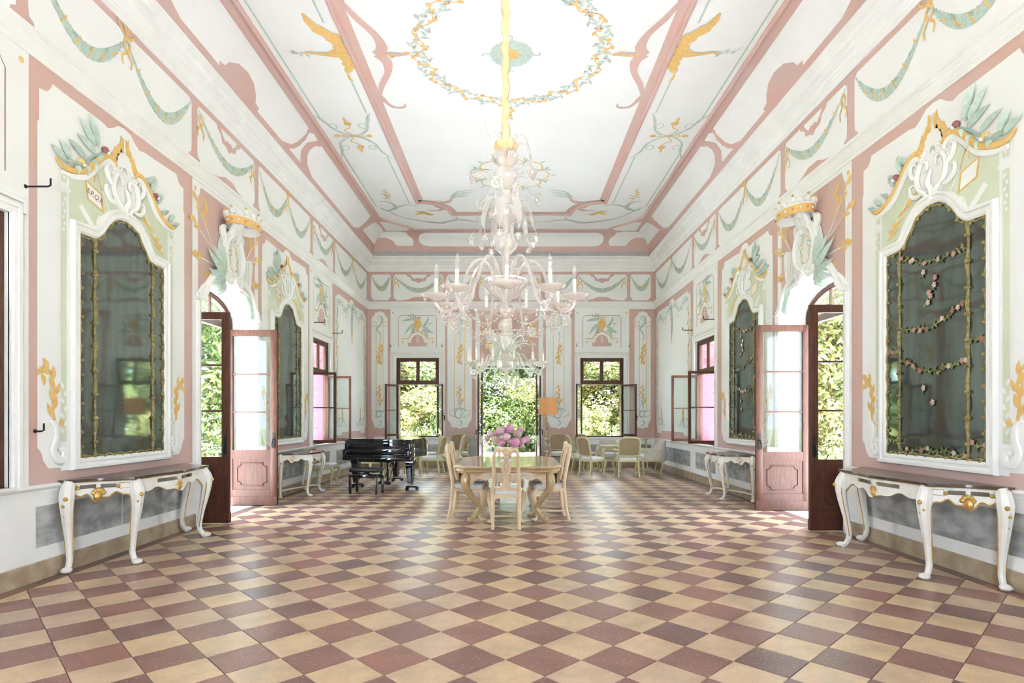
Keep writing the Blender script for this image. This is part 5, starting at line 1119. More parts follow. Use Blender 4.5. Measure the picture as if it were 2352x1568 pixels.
# ---- consoles
def console(label, wl, uc, big):
    U, N = Vector((0, 1)), Vector((1, 0)) if wl == 'L' else Vector((-1, 0)); o = Vector(WF[wl](uc, 0, .018))
    t = thing('console_table', label, 'console table', o, 0, 'white and gold console tables'); M = basis(o, U, N)
    if big: back, fx, fy, bow, h = 1.03, .68, .50, .06, .865; legs = [(-.97, .05, -1, .35), (-.64, .45, -.5, 1), (.64, .45, .5, 1), (.97, .05, 1, .35)]
    else: back, fx, fy, bow, h = .66, .36, .54, .05, .80; legs = [(-.60, .07, -1, .4), (-.34, .48, -.5, 1), (.34, .48, .5, 1), (.60, .07, 1, .4)]
    sidec = [(back, 0), (back-.02, .06), (lerp(back, fx, .45)-.03, fy*.45), (fx+.07, fy-.08), (fx+.03, fy)]
    R = [tuple(p) for p in cr(sidec, 5)]; Fr = [tuple(p) for p in cr([(fx, fy), (fx*.55, fy+.01), (0, fy+bow), (-fx*.55, fy+.01), (-fx, fy)], 5)]
    out = R+Fr+[(-x, y) for x, y in reversed(R)]
    b = MB(); b.plate(out, .022, 'console_top', lambda a, c, d: V(a, c, h-.022+d)); put(b, M, t, 'top', angle=.3)
    b = MB(); b.sweep(out, [(-.004, h-.030), (.012, h-.022), (.014, h-.008), (.004, h+.001), (-.004, h+.001)], 'gilt', lambda a, c, d: V(a, c, d))
    put(b, M, t, 'gilt_edge')
    # pierced apron following the plan
    for nm, path in (('side_apron', [(x*.965, y*.95+.004) for x, y in R]), ('front_apron', [(x*.97, y-.035) for x, y in Fr]), ('side_apron', [(-x*.965, y*.95+.004) for x, y in R])):
        P_ = [Vector(p) for p in path]; n = 36; L = [0]
        for i in range(1, len(P_)): L.append(L[-1]+(P_[i]-P_[i-1]).length)
        def at(s):
            s *= L[-1]
            for i in range(1, len(P_)):
                if s <= L[i]+1e-9: return P_[i-1].lerp(P_[i], (s-L[i-1])/max(1e-9, L[i]-L[i-1]))
            return P_[-1]
        b = MB(); zl = []; top = h-.024
        for i in range(n+1):
            s = i/n; e = min(s, 1-s); z = h-(.150 if big else .12)-.11*max(0, 1-e/.16)**2-(.065 if big else .05)*math.exp(-((s-.5)/.13)**2)-.016*math.sin(s*PI*10)
            zl.append(z)
        cols = [at(i/n) for i in range(n+1)]; th = .02
        def quad(i, za0, zb0, za1, zb1):
            p, q = cols[i], cols[i+1]; d = (q-p).normalized(); nn = V(-d.y, d.x)*th
            vs = [(p.x, p.y, za0), (q.x, q.y, za1), (q.x, q.y, zb1), (p.x, p.y, zb0)]; vs += [(x-nn.x, y-nn.y, z) for x, y, z in vs]
            b.add(vs, [(0, 1, 2, 3), (7, 6, 5, 4), (0, 4, 5, 1), (3, 2, 6, 7)], 'console_white')
        for i in range(n):
            s = (i+.5)/n; slot = big and (.24 < s < .46 or .54 < s < .76)
            if slot:
                quad(i, top-.034, top, top-.034, top); quad(i, zl[i], top-.072, zl[i+1], top-.072)
            else: quad(i, zl[i], top, zl[i+1], top)
        put(b, M, t, nm, angle=.4)
        b = MB(); b.tube([(cols[i].x, cols[i].y, zl[i]) for i in range(n+1)], .0065, 'gilt', 5)
        c = at(.5); b.ball((c.x, c.y, zl[n//2]+.045), .052 if big else .022, 'gilt', 8, (1, .7, 1.05))
        for k in range(5): a = PI/5*(k+.5); b.ball((c.x+(P_[-1]-P_[0]).normalized().x*.04*math.cos(a), c.y+(P_[-1]-P_[0]).normalized().y*.04*math.cos(a)+.004, zl[n//2]+.06+.045*math.sin(a)), .024 if big else .01, 'gilt', 6)
        if big:
            for sgn in (.22, .78): q = at(sgn); b.ball((q.x, q.y, h-.085), .02, 'gilt', 6)
            for (s0, s1) in ((.06, .20), (.80, .94)):
                lp = [at(s) for s in (s0, s1)]; b.tube([(lp[0].x, lp[0].y, top-.03), (lp[1].x, lp[1].y, top-.03), (lp[1].x, lp[1].y, top-.075), (lp[0].x, lp[0].y, top-.085), (lp[0].x, lp[0].y, top-.03)], .0035, 'gilt', 5)
        put(b, M, t, 'gilt_carving')
    for (x, y, ox, oy) in legs:
        b = MB(); cab(b, x, y, h-.03, ox, oy, 'console_white', (.050, .066, .052, .034, .028, .026, .040) if big else (.042, .055, .040, .026, .022, .020, .034), 1.7)
        leg = put(b, M, t, 'leg'); l = math.hypot(ox, oy)
        b = MB()
        for k in range(6): b.ball((x+((.104 if big else .086)-.009*k)*ox/l+.016*math.sin(k*2.2), y+((.104 if big else .086)-.009*k)*oy/l+.012*math.cos(k*2.2), h-.17-.033*k), .021-.0015*k, 'gilt', 6)
        for sd in (-1, 1):
            pr_ = [(.03*1.7, .80), (.026*1.7, .68), (-.002, .38), (-.016*1.7, .16)]; rr_ = (.058, .050, .034, .029) if big else (.046, .039, .027, .022)
            b.tube([tuple(p) for p in cr([(x+o_*ox/l-sd*r_*oy/l, y+o_*oy/l+sd*r_*ox/l, q_*(h-.03)) for (o_, q_), r_ in zip(pr_, rr_)], 5)], .006, 'gilt', 5)
        put(b, M, leg, 'gilt_leaf')
    if not big:
        b = MB()
        for (x, y, _, _) in legs: b.tube([tuple(p) for p in cr([(x, y, .13), (x*.6, lerp(y, .28, .5), .145), (0, .28, .14)], 5)], [.012, .014, .012], 'console_white', 6)
        b.ball((0, .28, .145), .03, 'gilt', 7); put(b, M, t, 'stretcher')
console('large white and gilt console with dark top below the near left mirror', 'L', 6.47, True)
console('large white and gilt console with dark top below the near right mirror', 'R', 5.92, True)
console('small white console with curved stretcher behind the left door leaf', 'L', 11.10, False)
console('small white console with curved stretcher behind the right door leaf', 'R', 10.62, False)
# ---- dining table
tt = thing('dining_table', 'carved blond wood dining table with extension leaf under the chandelier', 'table', (-.045, 9.0, 0)); hz = .785
q = [(0, -1.04), (.26, -1.03), (.50, -1.055), (.585, -1.06), (.60, -1.0), (.66, -.90), (.75, -.80), (.755, -.70), (.735, -.35), (.755, 0)]
def four(q): 
    r = [(x, y) for x, y in q]; r2 = r+[(x, -y) for x, y in reversed(r[:-1])]; return r2+[(-x, y) for x, y in reversed(r2[1:-1])]
ol = four(q)
def top_piece(y0, y1, nm):
    o = [p for p in clip([V(x, y, 0) for x, y in ol], -2, 2, y0, y1)]; b = MB(); b.plate([(p.x, p.y) for p in o], .022, 'wood_table', lambda a, c, d: V(a, c, hz-.022+d)); b.build(nm, tt, angle=.3)
b = MB(); xs = (-.33, .33)
for x0, x1, nm in ((-1, -.332, 'top_board'), (-.330, .330, 'top_board'), (.332, 1, 'top_board')):
    o = clip([V(x, y, 0) for x, y in ol], x0, x1, -2, 2); b = MB(); b.plate([(p.x, p.y) for p in o], .022, 'wood_table', lambda a, c, d: V(a, c, hz-.022+d)); b.build(nm, tt, angle=.3)
b = MB(); b.sweep(ol, [(.06, hz-.11), (.05, hz-.085), (.03, hz-.075), (.028, hz-.055), (.008, hz-.045), (-.004, hz-.030), (-.006, hz-.018), (.004, hz-.004)], 'wood_table', lambda a, c, d: V(a, c, d), True); b.build('edge_moulding', tt, angle=.35)
for (p0, p1) in (((-.52, -.97), (.52, -.97)), ((-.52, .97), (.52, .97)), ((-.68, -.68), (-.68, .68)), ((.68, -.68), (.68, .68))):
    b = MB(); n = 40; A, B_ = Vector(p0), Vector(p1); nn = V(-(B_-A).y, (B_-A).x).normalized()*.012; vs = []; fs = []
    for i in range(n+1):
        s = i/n; e = min(s, 1-s); z = hz-.18-.11*max(0, 1-e/.16)**2-.05*math.exp(-((s-.5)/.16)**2)-.018*math.cos(s*PI*10)
        p = A.lerp(B_, s)
        for sg in (-1, 1): vs += [(p.x+sg*nn.x, p.y+sg*nn.y, z), (p.x+sg*nn.x, p.y+sg*nn.y, hz-.08)]
    for i in range(n): o = 4*i; fs += [(o, o+4, o+5, o+1), (o+2, o+3, o+7, o+6), (o, o+2, o+6, o+4)]
    b.add(vs, fs, 'wood_table'); ap = b.build('apron', tt, angle=.4)
    b = MB()
    for c in (.12, .3, .5, .7, .88):
        p = A.lerp(B_, c); d = (B_-A).normalized(); b.tube([tuple(V(p.x+d.x*k+nn.x*s_, p.y+d.y*k+nn.y*s_, hz-.12+.012*math.sin(k*80))) for k in [(-.05+.01*i) for i in range(11)] for s_ in (1.1 if p0[1] > p1[1] or p0[0] > 0 else -1.1,)] if False else [(p.x+d.x*k-nn.x*1.15, p.y+d.y*k-nn.y*1.15, hz-.125+.014*math.sin(k*90)) for k in [(-.05+.01*i) for i in range(11)]], .003, 'carve_line', 4)
    b.build('carved_line', ap)
for sx in (-1, 1):
    for sy in (-1, 1):
        b = MB(); pth = cr([(sx*.54, sy*.90, hz-.09), (sx*.585, sy*.94, .60), (sx*.57, sy*.93, .47), (sx*.46, sy*.84, .30), (sx*.41, sy*.80, .19), (sx*.46, sy*.84, .09), (sx*.51, sy*.90, .045), (sx*.545, sy*.93, .055)], 5)
        b.tube([tuple(p) for p in pth], [.055, .062, .052, .040, .034, .034, .030, .022], 'wood_table', 10); b.ball((sx*.52, sy*.91, .042), .042, 'wood_table', 8); b.build('leg', tt)
# ---- dining chairs
def dining_chair(loc, rz, label):
    t = thing('dining_chair', label, 'chair', loc, rz, 'blond carved chairs round the dining table'); m = 'wood_pale'
    for s in (-1, 1):
        b = MB(); b.tube([tuple(p) for p in cr([(s*.172, -.275, .0), (s*.170, -.235, .16), (s*.172, -.205, .42), (s*.170, -.205, .52), (s*.160, -.235, .70), (s*.160, -.275, .88), (s*.150, -.295, .985), (s*.118, -.298, 1.035), (s*.065, -.293, 1.005)], 5)], [.021, .022, .026, .026, .024, .022, .022, .022, .020], m, 8); b.build('back_post', t)
        b = MB(); cab(b, s*.205, .205, .44, s*.7, 1, m, (.034, .046, .032, .020, .018, .030), 1.5); b.build('front_leg', t)
    sp = [(.055, 1.015), (.045, .985), (.030, .945), (.030, .90), (.050, .87), (.066, .82), (.062, .76), (.040, .68), (.034, .63), (.052, .60), (.062, .585), (.045, .57), (.060, .54), (.11, .525), (.150, .535), (.150, .515), (.10, .495), (.05, .505), (0, .50)]
    yb = lambda z: -.205-.09*max(0, min(1, (z-.52)/.45))
    b = MB(); b.plate([(a, z) for a, z in sp]+[(-a, z) for a, z in reversed(sp[:-1])], .018, m, lambda a, z, d: V(a, yb(z)-.009+d, z)); spl = b.build('splat', t, angle=.4)
    b = MB()
    for yo in (-.0115, .0115):
        for s in (-1, 1): b.tube([(s*x, yb(z)+yo, z) for x, z in ((.0, .93), (.02, .90), (.006, .865), (.03, .83), (.012, .79), (.026, .765), (.0, .74))], .0028, 'carve_line', 4)
    b.build('carved_line', spl)
    b = MB(); b.tube([tuple(p) for p in cr([(-.075, -.292, 1.005), (-.035, -.30, 1.03), (0, -.302, 1.04), (.035, -.30, 1.03), (.075, -.292, 1.005)], 4)], [.016, .026, .032, .026, .016], m, 8); b.ball((0, -.30, .995), .042, m, 8, (1.1, .45, .9)); b.build('crest', t)
    b = MB(); b.box(-.165, .165, -.225, -.195, .40, .45, m); b.box(-.195, -.165, -.20, .20, .41, .45, m); b.box(.165, .195, -.20, .20, .41, .45, m); b.box(-.20, .20, .185, .215, .41, .45, m); b.build('seat_rail', t)
    b = MB(); cushion(b, .355, .455, .43, .44, .515, 'fabric', -.205); b.build('seat', t)
    b = MB(); b.tube([(-.178, -.245, .13), (-.185, 0, .13), (-.19, .19, .14)], [.012, .016, .012], m, 6); b.tube([(.178, -.245, .13), (.185, 0, .13), (.19, .19, .14)], [.012, .016, .012], m, 6); b.tube([(-.185, 0, .13), (.185, 0, .13)], [.012, .016, .012], m, 6); b.build('stretcher', t)
dining_chair((-.065, 7.84, 0), 0, 'pale carved dining chair in front of the table, its back to us')
dining_chair((-.61, 8.47, 0), -PI/2-.10, 'dining chair on the left side of the table, nearer one')
dining_chair((-.65, 9.40, 0), -PI/2, 'dining chair on the left side of the table, farther one')
dining_chair((.53, 8.47, 0), PI/2+.10, 'dining chair on the right side of the table, nearer one')
dining_chair((.57, 9.40, 0), PI/2, 'dining chair on the right side of the table, farther one')
dining_chair((-.05, 10.18, 0), PI, 'dining chair at the far end of the table behind the vase')
# ---- hydrangeas in a white footed vase
vx, vy = -.07, 8.9
b = MB(); b.lathe([(.001, 0), (.095, 0), (.10, .012), (.06, .03), (.024, .045), (.02, .08), (.028, .10), (.05, .11), (.11, .15), (.155, .205), (.165, .225), (.155, .225), (.14, .20), (.10, .155), (.03, .13), (.001, .125)], 'porcelain', n=24)
vase = b.build('vase', loc=(vx, vy, hz)); tag(vase, 'white porcelain footed vase on the dining table', 'vase')
def floret_mesh(name, m):
    rnd = random.Random(len(name)); b = MB(); b.ball((0, 0, 0), .80, m, 8); n = 150
    for i in range(n):
        z = 1-2*(i+.5)/n; a = i*2.39996; r = math.sqrt(1-z*z); d = V(r*math.cos(a), r*math.sin(a), z); t = d.orthogonal().normalized(); t.rotate(Matrix.Rotation(rnd.uniform(0, 6), 3, d)); q_ = d.cross(t); c = d*rnd.uniform(.88, 1.02)
        for k in range(4):
            e = t*math.cos(k*PI/2)+q_*math.sin(k*PI/2); f = d.cross(e); s_ = .15; o = [c, c+e*s_*.55+f*s_*.5+d*.02, c+e*s_*1.05+d*.03, c+e*s_*.55-f*s_*.5+d*.02]; b.add(o, [(0, 1, 2, 3)], m)
    return b.mesh(name, smooth=False)
FL = {k: floret_mesh(k, k) for k in ('petal_pink', 'petal_light', 'petal_faded')}
HEADS = [(1250, 60, 165, 'petal_pink', .05), (960, 130, 165, 'petal_light', .02), (640, 220, 115, 'petal_light', 0), (525, 380, 100, 'petal_faded', 0), (820, 410, 150, 'petal_faded', -.10), (1015, 510, 125, 'petal_pink', -.13), (1150, 330, 145, 'petal_light', -.12), (1420, 500, 180, 'petal_pink', -.14), (1500, 230, 150, 'petal_faded', -.06), (1600, 110, 110, 'petal_pink', .05), (1680, 440, 100, 'petal_light', -.03), (1785, 400, 115, 'petal_pink', .03), (1640, 600, 95, 'petal_faded', 0), (620, 545, 70, 'petal_pink', .02), (1100, 150, 130, 'petal_light', .12), (850, 250, 120, 'petal_pink', .13)]
NM = {'petal_pink': 'bright pink', 'petal_light': 'pale pink', 'petal_faded': 'faded mauve'}
PLN = ['top centre of the bouquet', 'upper left of centre', 'left shoulder of the bouquet', 'far left edge', 'lower left front', 'low front, left of the middle', 'middle front', 'largest, low front right', 'right of the middle', 'upper right', 'right side, inner one', 'rightmost edge', 'low right over the rim', 'small one low at the left', 'back of the bouquet behind the top', 'back left of the bouquet']
for (zx, zy, r, m, dy), pl in zip(HEADS, PLN):
    px, py = 1080+zx/13.83, 980+zy/13.83; Y = vy+dy; c = V((px-CX)*Y/F, Y, H-(py-CY)*Y/F); rr = r/13.83*Y/F
    t = thing('hydrangea', '%s hydrangea head, %s' % (NM[m], pl), 'flower', c, 0, 'hydrangeas in the vase')
    o = part('flower_head', t, FL[m], (0, 0, 0), (random.uniform(0, 6), random.uniform(0, 6), 0)); o.scale = (rr, rr, rr*.92)
    b = MB(); base = V(vx, vy, hz+.19)-c; b.tube([tuple(base), tuple(base.lerp(V(0, 0, 0), .5)+V(0, 0, .02)), (0, 0, 0)], .005, 'flower_leaf', 5); b.build('stem', t)
    for k in range(2):
        a = random.uniform(0, 6.28); p = base.lerp(V(0, 0, 0), .72); d = V(math.cos(a), math.sin(a)-.5, .25).normalized(); s_ = d.cross(V(0, 0, 1)).normalized(); L = rr*1.5
        b = MB(); b.add([p, p+d*L*.4+s_*L*.3+V(0, 0, .008), p+d*L, p+d*L*.4-s_*L*.3+V(0, 0, .008), p+d*L*.45-V(0, 0, .008)], [(0, 1, 4), (1, 2, 4), (2, 3, 4), (3, 0, 4)], 'flower_leaf'); b.build('leaf', t, smooth=False)
# ---- cane chairs and armchairs
def cane_chair(loc, rz, label, arms=False, sc_=1.0, grp='green cream cane chairs along the far end'):
    t = thing('cane_armchair' if arms else 'cane_chair', label, 'armchair' if arms else 'chair', loc, rz, grp); m = 'green_cream'; w = .27 if arms else .225; t.scale = (sc_, sc_, sc_)
    for s in (-1, 1):
        b = MB(); b.tube([tuple(p) for p in cr([(s*(w-.02), -.27, .01), (s*(w-.03), -.225, .20), (s*(w-.03), -.205, .42), (s*(w-.03), -.215, .50)], 4)], [.02, .018, .024, .022], m, 7); b.ball((s*(w-.02), -.28, .014), .02, m, 6); b.build('back_leg', t)
        b = MB(); cab(b, s*(w-.01), .20, .42, s*.8, 1, m, (.030, .036, .024, .016, .015, .024), 1.3); b.build('front_leg', t)
        if arms:
            b = MB(); b.tube([tuple(p) for p in cr([(s*(w-.03), -.23, .66), (s*(w+.015), -.10, .665), (s*(w+.03), .04, .655), (s*(w+.02), .10, .63)], 5)], [.014, .02, .022, .016], m, 7); b.tube([tuple(p) for p in cr([(s*(w+.02), .07, .645), (s*(w+.005), .04, .55), (s*(w-.005), .07, .44)], 4)], [.014, .016, .018], m, 7); b.build('arm', t)
    lean = lambda z: -.215-.10*(z-.5)/.45
    path = [(-w+.045, .53), (-w+.02, .62), (-w+.01, .80), (-w+.03, .90), (-w+.09, .945), (0, .965), (w-.09, .945), (w-.03, .90), (w-.01, .80), (w-.02, .62), (w-.045, .53), (0, .515)]
    P_ = cr(path, 4, True)
    b = MB(); b.tube([(p.x, lean(p.y), p.y) for p in P_]+[(P_[0].x, lean(P_[0].y), P_[0].y)], .020, m, 7, caps=False); b.build('back_frame', t)
    b = MB(); b.plate([(p.x*.97, (p.y-.74)*.97+.74) for p in P_], .004, 'cane', lambda a, z, d: V(a, lean(z)-.002+d, z)); b.build('cane_back', t, smooth=False)
    b = MB(); b.box(-w+.02, w-.02, -.225, -.195, .37, .42, m, .006); b.box(-w, -w+.03, -.20, .20, .37, .42, m, .006); b.box(w-.03, w, -.20, .20, .37, .42, m, .006); b.box(-w, w, .19, .22, .365, .42, m, .006); b.ball((0, .205, .372), .03, m, 7, (1.5, .6, .8)); b.build('seat_rail', t)
    b = MB(); cushion(b, 2*w-.05, 2*w+.01, .43, .415, .485, 'fabric', -.205); b.build('seat_cushion', t); return t
def fa(x, y): p = floor_at(x, y); return (p.x, p.y, 0)
def rzto(ang): return math.radians(ang)-PI/2       # local +y (front) looks along this compass angle, 90 = away from us
cane_chair((-1.50, 16.72, 0), rzto(-90), 'cane armchair against the end wall, left of the garden door', True)
cane_chair((1.37, 16.72, 0), rzto(-90), 'cane armchair against the end wall behind the floor lamp', True)
cane_chair((-1.98, 14.75, 0), rzto(168), 'cane chair nearest right of the piano tail', False)
cane_chair((-2.25, 16.25, 0), rzto(185), 'cane chair far behind the piano, against the window wall', False)
cane_chair((-1.55, 15.5, 0), rzto(172), 'cane chair between the piano chairs and the wall armchair', False)
cane_chair((1.80, 15.6, 0), rzto(10), 'cane chair seen from the side, nearest the floor lamp', False)
cane_chair((2.08, 16.55, 0), rzto(-70), 'cane chair close to the end wall under the right window', False)
cane_chair((1.98, 14.42, 0), rzto(35), 'cane chair in the right group, turned half away', False)
cane_chair((2.82, 14.35, 0), rzto(92), 'cane armchair seen from behind before the small table', True)
cane_chair((-2.60, 14.9, 0), rzto(-100), 'cane chair hidden behind the piano, only its legs showing', False)
cane_chair((-3.92, 12.36, 0), rzto(0), 'cane chair beside the small left console', False, 1.0)
# ---- upholstered tub chair and settee
def tub(loc, rz, label, w, d, name, cat, hb=.86, ha=.62):
    t = thing(name, label, cat, loc, rz); m = 'green_cream'; n = 40; inner = []; hs = []
    # plan: horseshoe from the right front round the back to the left front
    for i in range(n+1):
        s = i/n; a = lerp(-.12, PI+.12, s); c, sn = math.cos(a), math.sin(a); e = .55 if w > .5 else .75
        inner.append((w*math.copysign(abs(c)**e, c), -d*(max(0, sn)**.8)+.20)); k = min(1, max(0, math.sin(PI*min(1, max(0, (s-.02)/.96)))*1.25)); hs.append((lambda q: lerp(ha, hb, q*q*(3-2*q)))(max(0, min(1, (min(s, 1-s)-.16)/.22)))*(1 if min(s, 1-s) > .05 else .72+.28*min(s, 1-s)/.05))
    b = MB(); th = .055; vs = []; fs = []
    for i in range(n+1):
        p = Vector(inner[i]); q_ = (Vector(inner[min(n, i+1)])-Vector(inner[max(0, i-1)])).normalized(); nn = V(q_.y, -q_.x)
        if nn.dot(p-V(0, .1)) < 0: nn = -nn
        o = p+nn*th; h_ = hs[i]
        vs += [(p.x, p.y, .40), (p.x, p.y, h_-.02), ((p.x+o.x)/2, (p.y+o.y)/2, h_), (o.x*1.03, o.y*1.03, h_-.02), (o.x, o.y, .36)]
    for i in range(n):
        for j in range(4): fs.append((5*i+j, 5*i+5+j, 5*i+6+j, 5*i+1+j))
        fs.append((5*i+4, 5*i+9, 5*i+5, 5*i))
    fs += [(0, 1, 2, 3, 4), tuple(5*n+j for j in reversed(range(5)))]
    b.add(vs, fs, 'fabric_print'); b.build('upholstered_shell', t)
    b = MB(); b.tube([vs[5*i+2] for i in range(n+1)], .014, m, 6); b.tube([(vs[5*i+4][0], vs[5*i+4][1], .36) for i in range(n+1)], .018, m, 6); b.tube([tuple(p) for p in cr([(w+.02, .23, .36), (w*.5, .27, .35), (0, .28, .345), (-w*.5, .27, .35), (-w-.02, .23, .36)], 4)], .02, m, 6); b.build('wood_frame', t)
    b = MB(); cushion(b, 2*w*.9, 2*w*.99, d+.02, .37, .49, 'fabric', -d+.235); b.build('seat_cushion', t)
    for (x, y, ox, oy) in ((w, .235, 1, 1), (-w, .235, -1, 1), (w*.8, -d*.78+.19, 1, -1), (-w*.8, -d*.78+.19, -1, -1))+(((0, .27, 0, 1),) if w > .5 else ()):
        b = MB(); cab(b, x, y, .36, ox, oy, m, (.030, .036, .024, .017, .016, .026), 1.3); b.build('leg', t)
tub((2.66, 16.1, 0), rzto(-95), 'rounded white tub armchair behind the small table', .30, .42, 'tub_armchair', 'armchair', .82, .60)
tub((3.58, 15.15, 0), rzto(176), 'white upholstered settee with curved back in the right corner', .50, .52, 'settee', 'settee', .88, .62)
tub((-3.35, 14.6, 0), rzto(-20), 'white upholstered settee half hidden behind the piano', .62, .50, 'settee', 'settee', .84, .60)
# ---- small table and pedestal stand
t = thing('small_table', 'small pale green occasional table between the tub chair and armchair', 'table', (2.62, 15.35, 0)); b = MB()
b.plate([(.30*math.cos(a)*(1.08 if k % 2 else 1), .30*math.sin(a)*(1.08 if k % 2 else 1)) for k, a in [(k, 2*PI*k/16) for k in range(16)]], .02, 'fabric_print', lambda a, c, d: V(a, c, .70+d)); b.build('top', t)
b = MB(); b.sweep([(.24, -.20), (.24, .20), (-.24, .20), (-.24, -.20)], [(0, .60), (0, .70), (.018, .70), (.018, .60)], 'green_cream', lambda a, c, d: V(a, c, d), True); b.build('apron', t)
for sx in (-1, 1):
    for sy in (-1, 1): b = MB(); cab(b, sx*.22, sy*.19, .66, sx, sy, 'green_cream', (.032, .036, .026, .018, .016, .024), 1.6); b.build('leg', t)
t = thing('pedestal_stand', 'tall green gilt pedestal stand in the far right corner', 'stand', (3.85, 16.75, 0))
b = MB(); b.lathe([(.001, .83), (.13, .83), (.14, .84), (.14, .85), (.001, .855)], 'green_cream', n=20); b.build('top', t)
b = MB(); b.lathe([(.02, .20), (.045, .25), (.05, .32), (.025, .38), (.02, .50), (.035, .58), (.03, .66), (.02, .74), (.03, .80), (.05, .83)], 'green_cream', n=12); b.build('column', t)
for k in range(3): a = 2*PI*k/3+.5; b = MB(); b.tube([tuple(p) for p in cr([(.02*math.cos(a), .02*math.sin(a), .26), (.12*math.cos(a), .12*math.sin(a), .20), (.17*math.cos(a), .17*math.sin(a), .05), (.22*math.cos(a), .22*math.sin(a), .02)], 4)], [.03, .025, .018, .02], 'green_cream', 6); b.build('leg', t)
# ---- floor lamp
t = thing('floor_lamp', 'tall gilt turned floor lamp with an orange fabric shade', 'lamp', (.88, 14.6, 0))
b = MB(); b.lathe([(.001, 0), (.16, 0), (.16, .03), (.12, .05), (.05, .08), (.04, .12), (.001, .12)], 'lamp_gilt', n=20); b.build('base', t)
pr = [(.02, .10)]
for k in range(9):
    z = .12+k*.145; pr += [(.018, z), (.045 if k % 2 else .034, z+.03), (.050 if k % 2 else .028, z+.055), (.020, z+.085), (.026, z+.10), (.018, z+.12)]
pr += [(.02, 1.43), (.014, 1.46), (.012, 1.54)]
b = MB(); b.lathe(pr, 'lamp_gilt', n=14); b.build('column', t)
b = MB(); b.lathe([(.245, 1.52), (.222, 1.935)], 'lamp_shade', (.045, 0, 0), 36); b.lathe([(.241, 1.522), (.218, 1.933)], 'lamp_shade', (.045, 0, 0), 36)
b.v = b.v; b.f = [f for f in b.f if len(f) == 4]; b.m = [0]*len(b.f); b.build('shade', t)
b = MB(); b.tube([(-.175, 0, 1.93), (.265, 0, 1.93)], .004, 'brass', 5); b.tube([(.012, 0, 1.53), (.03, 0, 1.75), (.045, 0, 1.93)], .006, 'brass', 5); b.build('shade_holder', t)
b = MB(); b.tube([tuple(p) for p in cr([(0, .1, .02), (-.25, 1.0, .01), (-.12, 2.0, .012), (-.16, 2.5, .3), (-.1, 2.55, .9)], 8)], .006, 'cable', 5); tag(b.build('power_cable', loc=(.88, 14.6, 0)), 'thin black cable hanging from the wall socket beside the garden door', 'cable')
for (px, py, lb) in ((1246, 954, 'white round switch on the pink strip right of the garden door'), (1246, 997, 'round wall socket low on the pink strip right of the garden door')):
    u, z = pB(px, py); t = thing('wall_socket', lb, 'socket', (u, D, z)); b = MB(); b.tube([(0, -.001, 0), (0, -.03, 0)], .032, 'plug_white', 16); b.build('plate', t); b = MB(); b.tube([(0, -.03, 0), (0, -.042, 0)], .012, 'cable', 10); b.build('knob', t)
# ---- grand piano
t = thing('grand_piano', 'black lacquered grand piano with closed lid near the left windows', 'piano', (-2.69, 11.72, 0), -.262); m = 'piano_black'
R_ = [(.735, 0), (.735, .55), (.70, .80), (.56, 1.05), (.36, 1.30), (.16, 1.55), (-.05, 1.72), (-.30, 1.80), (-.55, 1.76), (-.70, 1.62), (-.735, 1.40)]
rim = [(-.735, 0), (.735, 0)]+[tuple(p) for p in cr(R_, 4)][1:]
b = MB(); b.plate(rim, .33, m, lambda a, c, d: V(a, c+.16, .66+d)); b.build('case', t, angle=.5)
b = MB(); b.plate([(a*1.015, c*1.012-.10) for a, c in rim], .022, m, lambda a, c, d: V(a, c+.16, .992+d)); lid = b.build('lid', t, angle=.4)
b = MB(); b.box(-.735, .735, .058, .07, .945, 1.006, m, .004); b.box(-.72, .72, .075, .16, .84, .985, m, .012); b.box(-.70, .70, .035, .16, .72, .83, m, .03); b.build('fallboard', t)
b = MB(); b.box(-.755, .755, -.02, .20, .575, .66, m, .018); b.box(-.70, .70, -.03, .10, .655, .70, m, .02); b.build('keybed', t)
for s in (-1, 1): b = MB(); b.box(s*.70-.055, s*.70+.055, -.02, .20, .65, .80, m, .03); b.box(s*.70-.045, s*.70+.045, .05, .20, .78, .93, m, .02); b.build('key_arm', t)
b = MB(); b.box(-.40, .30, .02, .5, .55, .60, m, .01); b.build('keybed_brace', t)
def piano_leg(x, y):
    b = MB()
    prf = [(.085, .60), (.085, .55), (.07, .50), (.052, .16), (.045, .14), (.045, .10)]
    for i in range(len(prf)-1):
        (r0, z0), (r1, z1) = prf[i], prf[i+1]; b.add([(x-r0, y-r0, z0), (x+r0, y-r0, z0), (x+r0, y+r0, z0), (x-r0, y+r0, z0), (x-r1, y-r1, z1), (x+r1, y-r1, z1), (x+r1, y+r1, z1), (x-r1, y+r1, z1)], [(0, 1, 5, 4), (1, 2, 6, 5), (2, 3, 7, 6), (3, 0, 4, 7)], m)
    lg = b.build('leg', t, angle=.3)
    b = MB(); b.tube([(x, y, .12), (x, y, .07)], .014, 'brass', 8)
    for k in range(3): a = 2*PI*k/3+.4; b.tube([(x, y, .065), (x+.12*math.cos(a), y+.12*math.sin(a), .055)], .018, 'black_metal', 6)
    b.build('caster_plate', lg)
    b = MB()
    for k in range(3):
        a = 2*PI*k/3+.4; cx_, cy_ = x+.13*math.cos(a), y+.13*math.sin(a); b.tube([(cx_-.02*math.sin(a), cy_+.02*math.cos(a), .034), (cx_+.02*math.sin(a), cy_-.02*math.cos(a), .034)], .034, 'black_metal', 12)
    b.build('caster', lg)
piano_leg(-.62, .30); piano_leg(.64, .22); piano_leg(-.36, 1.62)
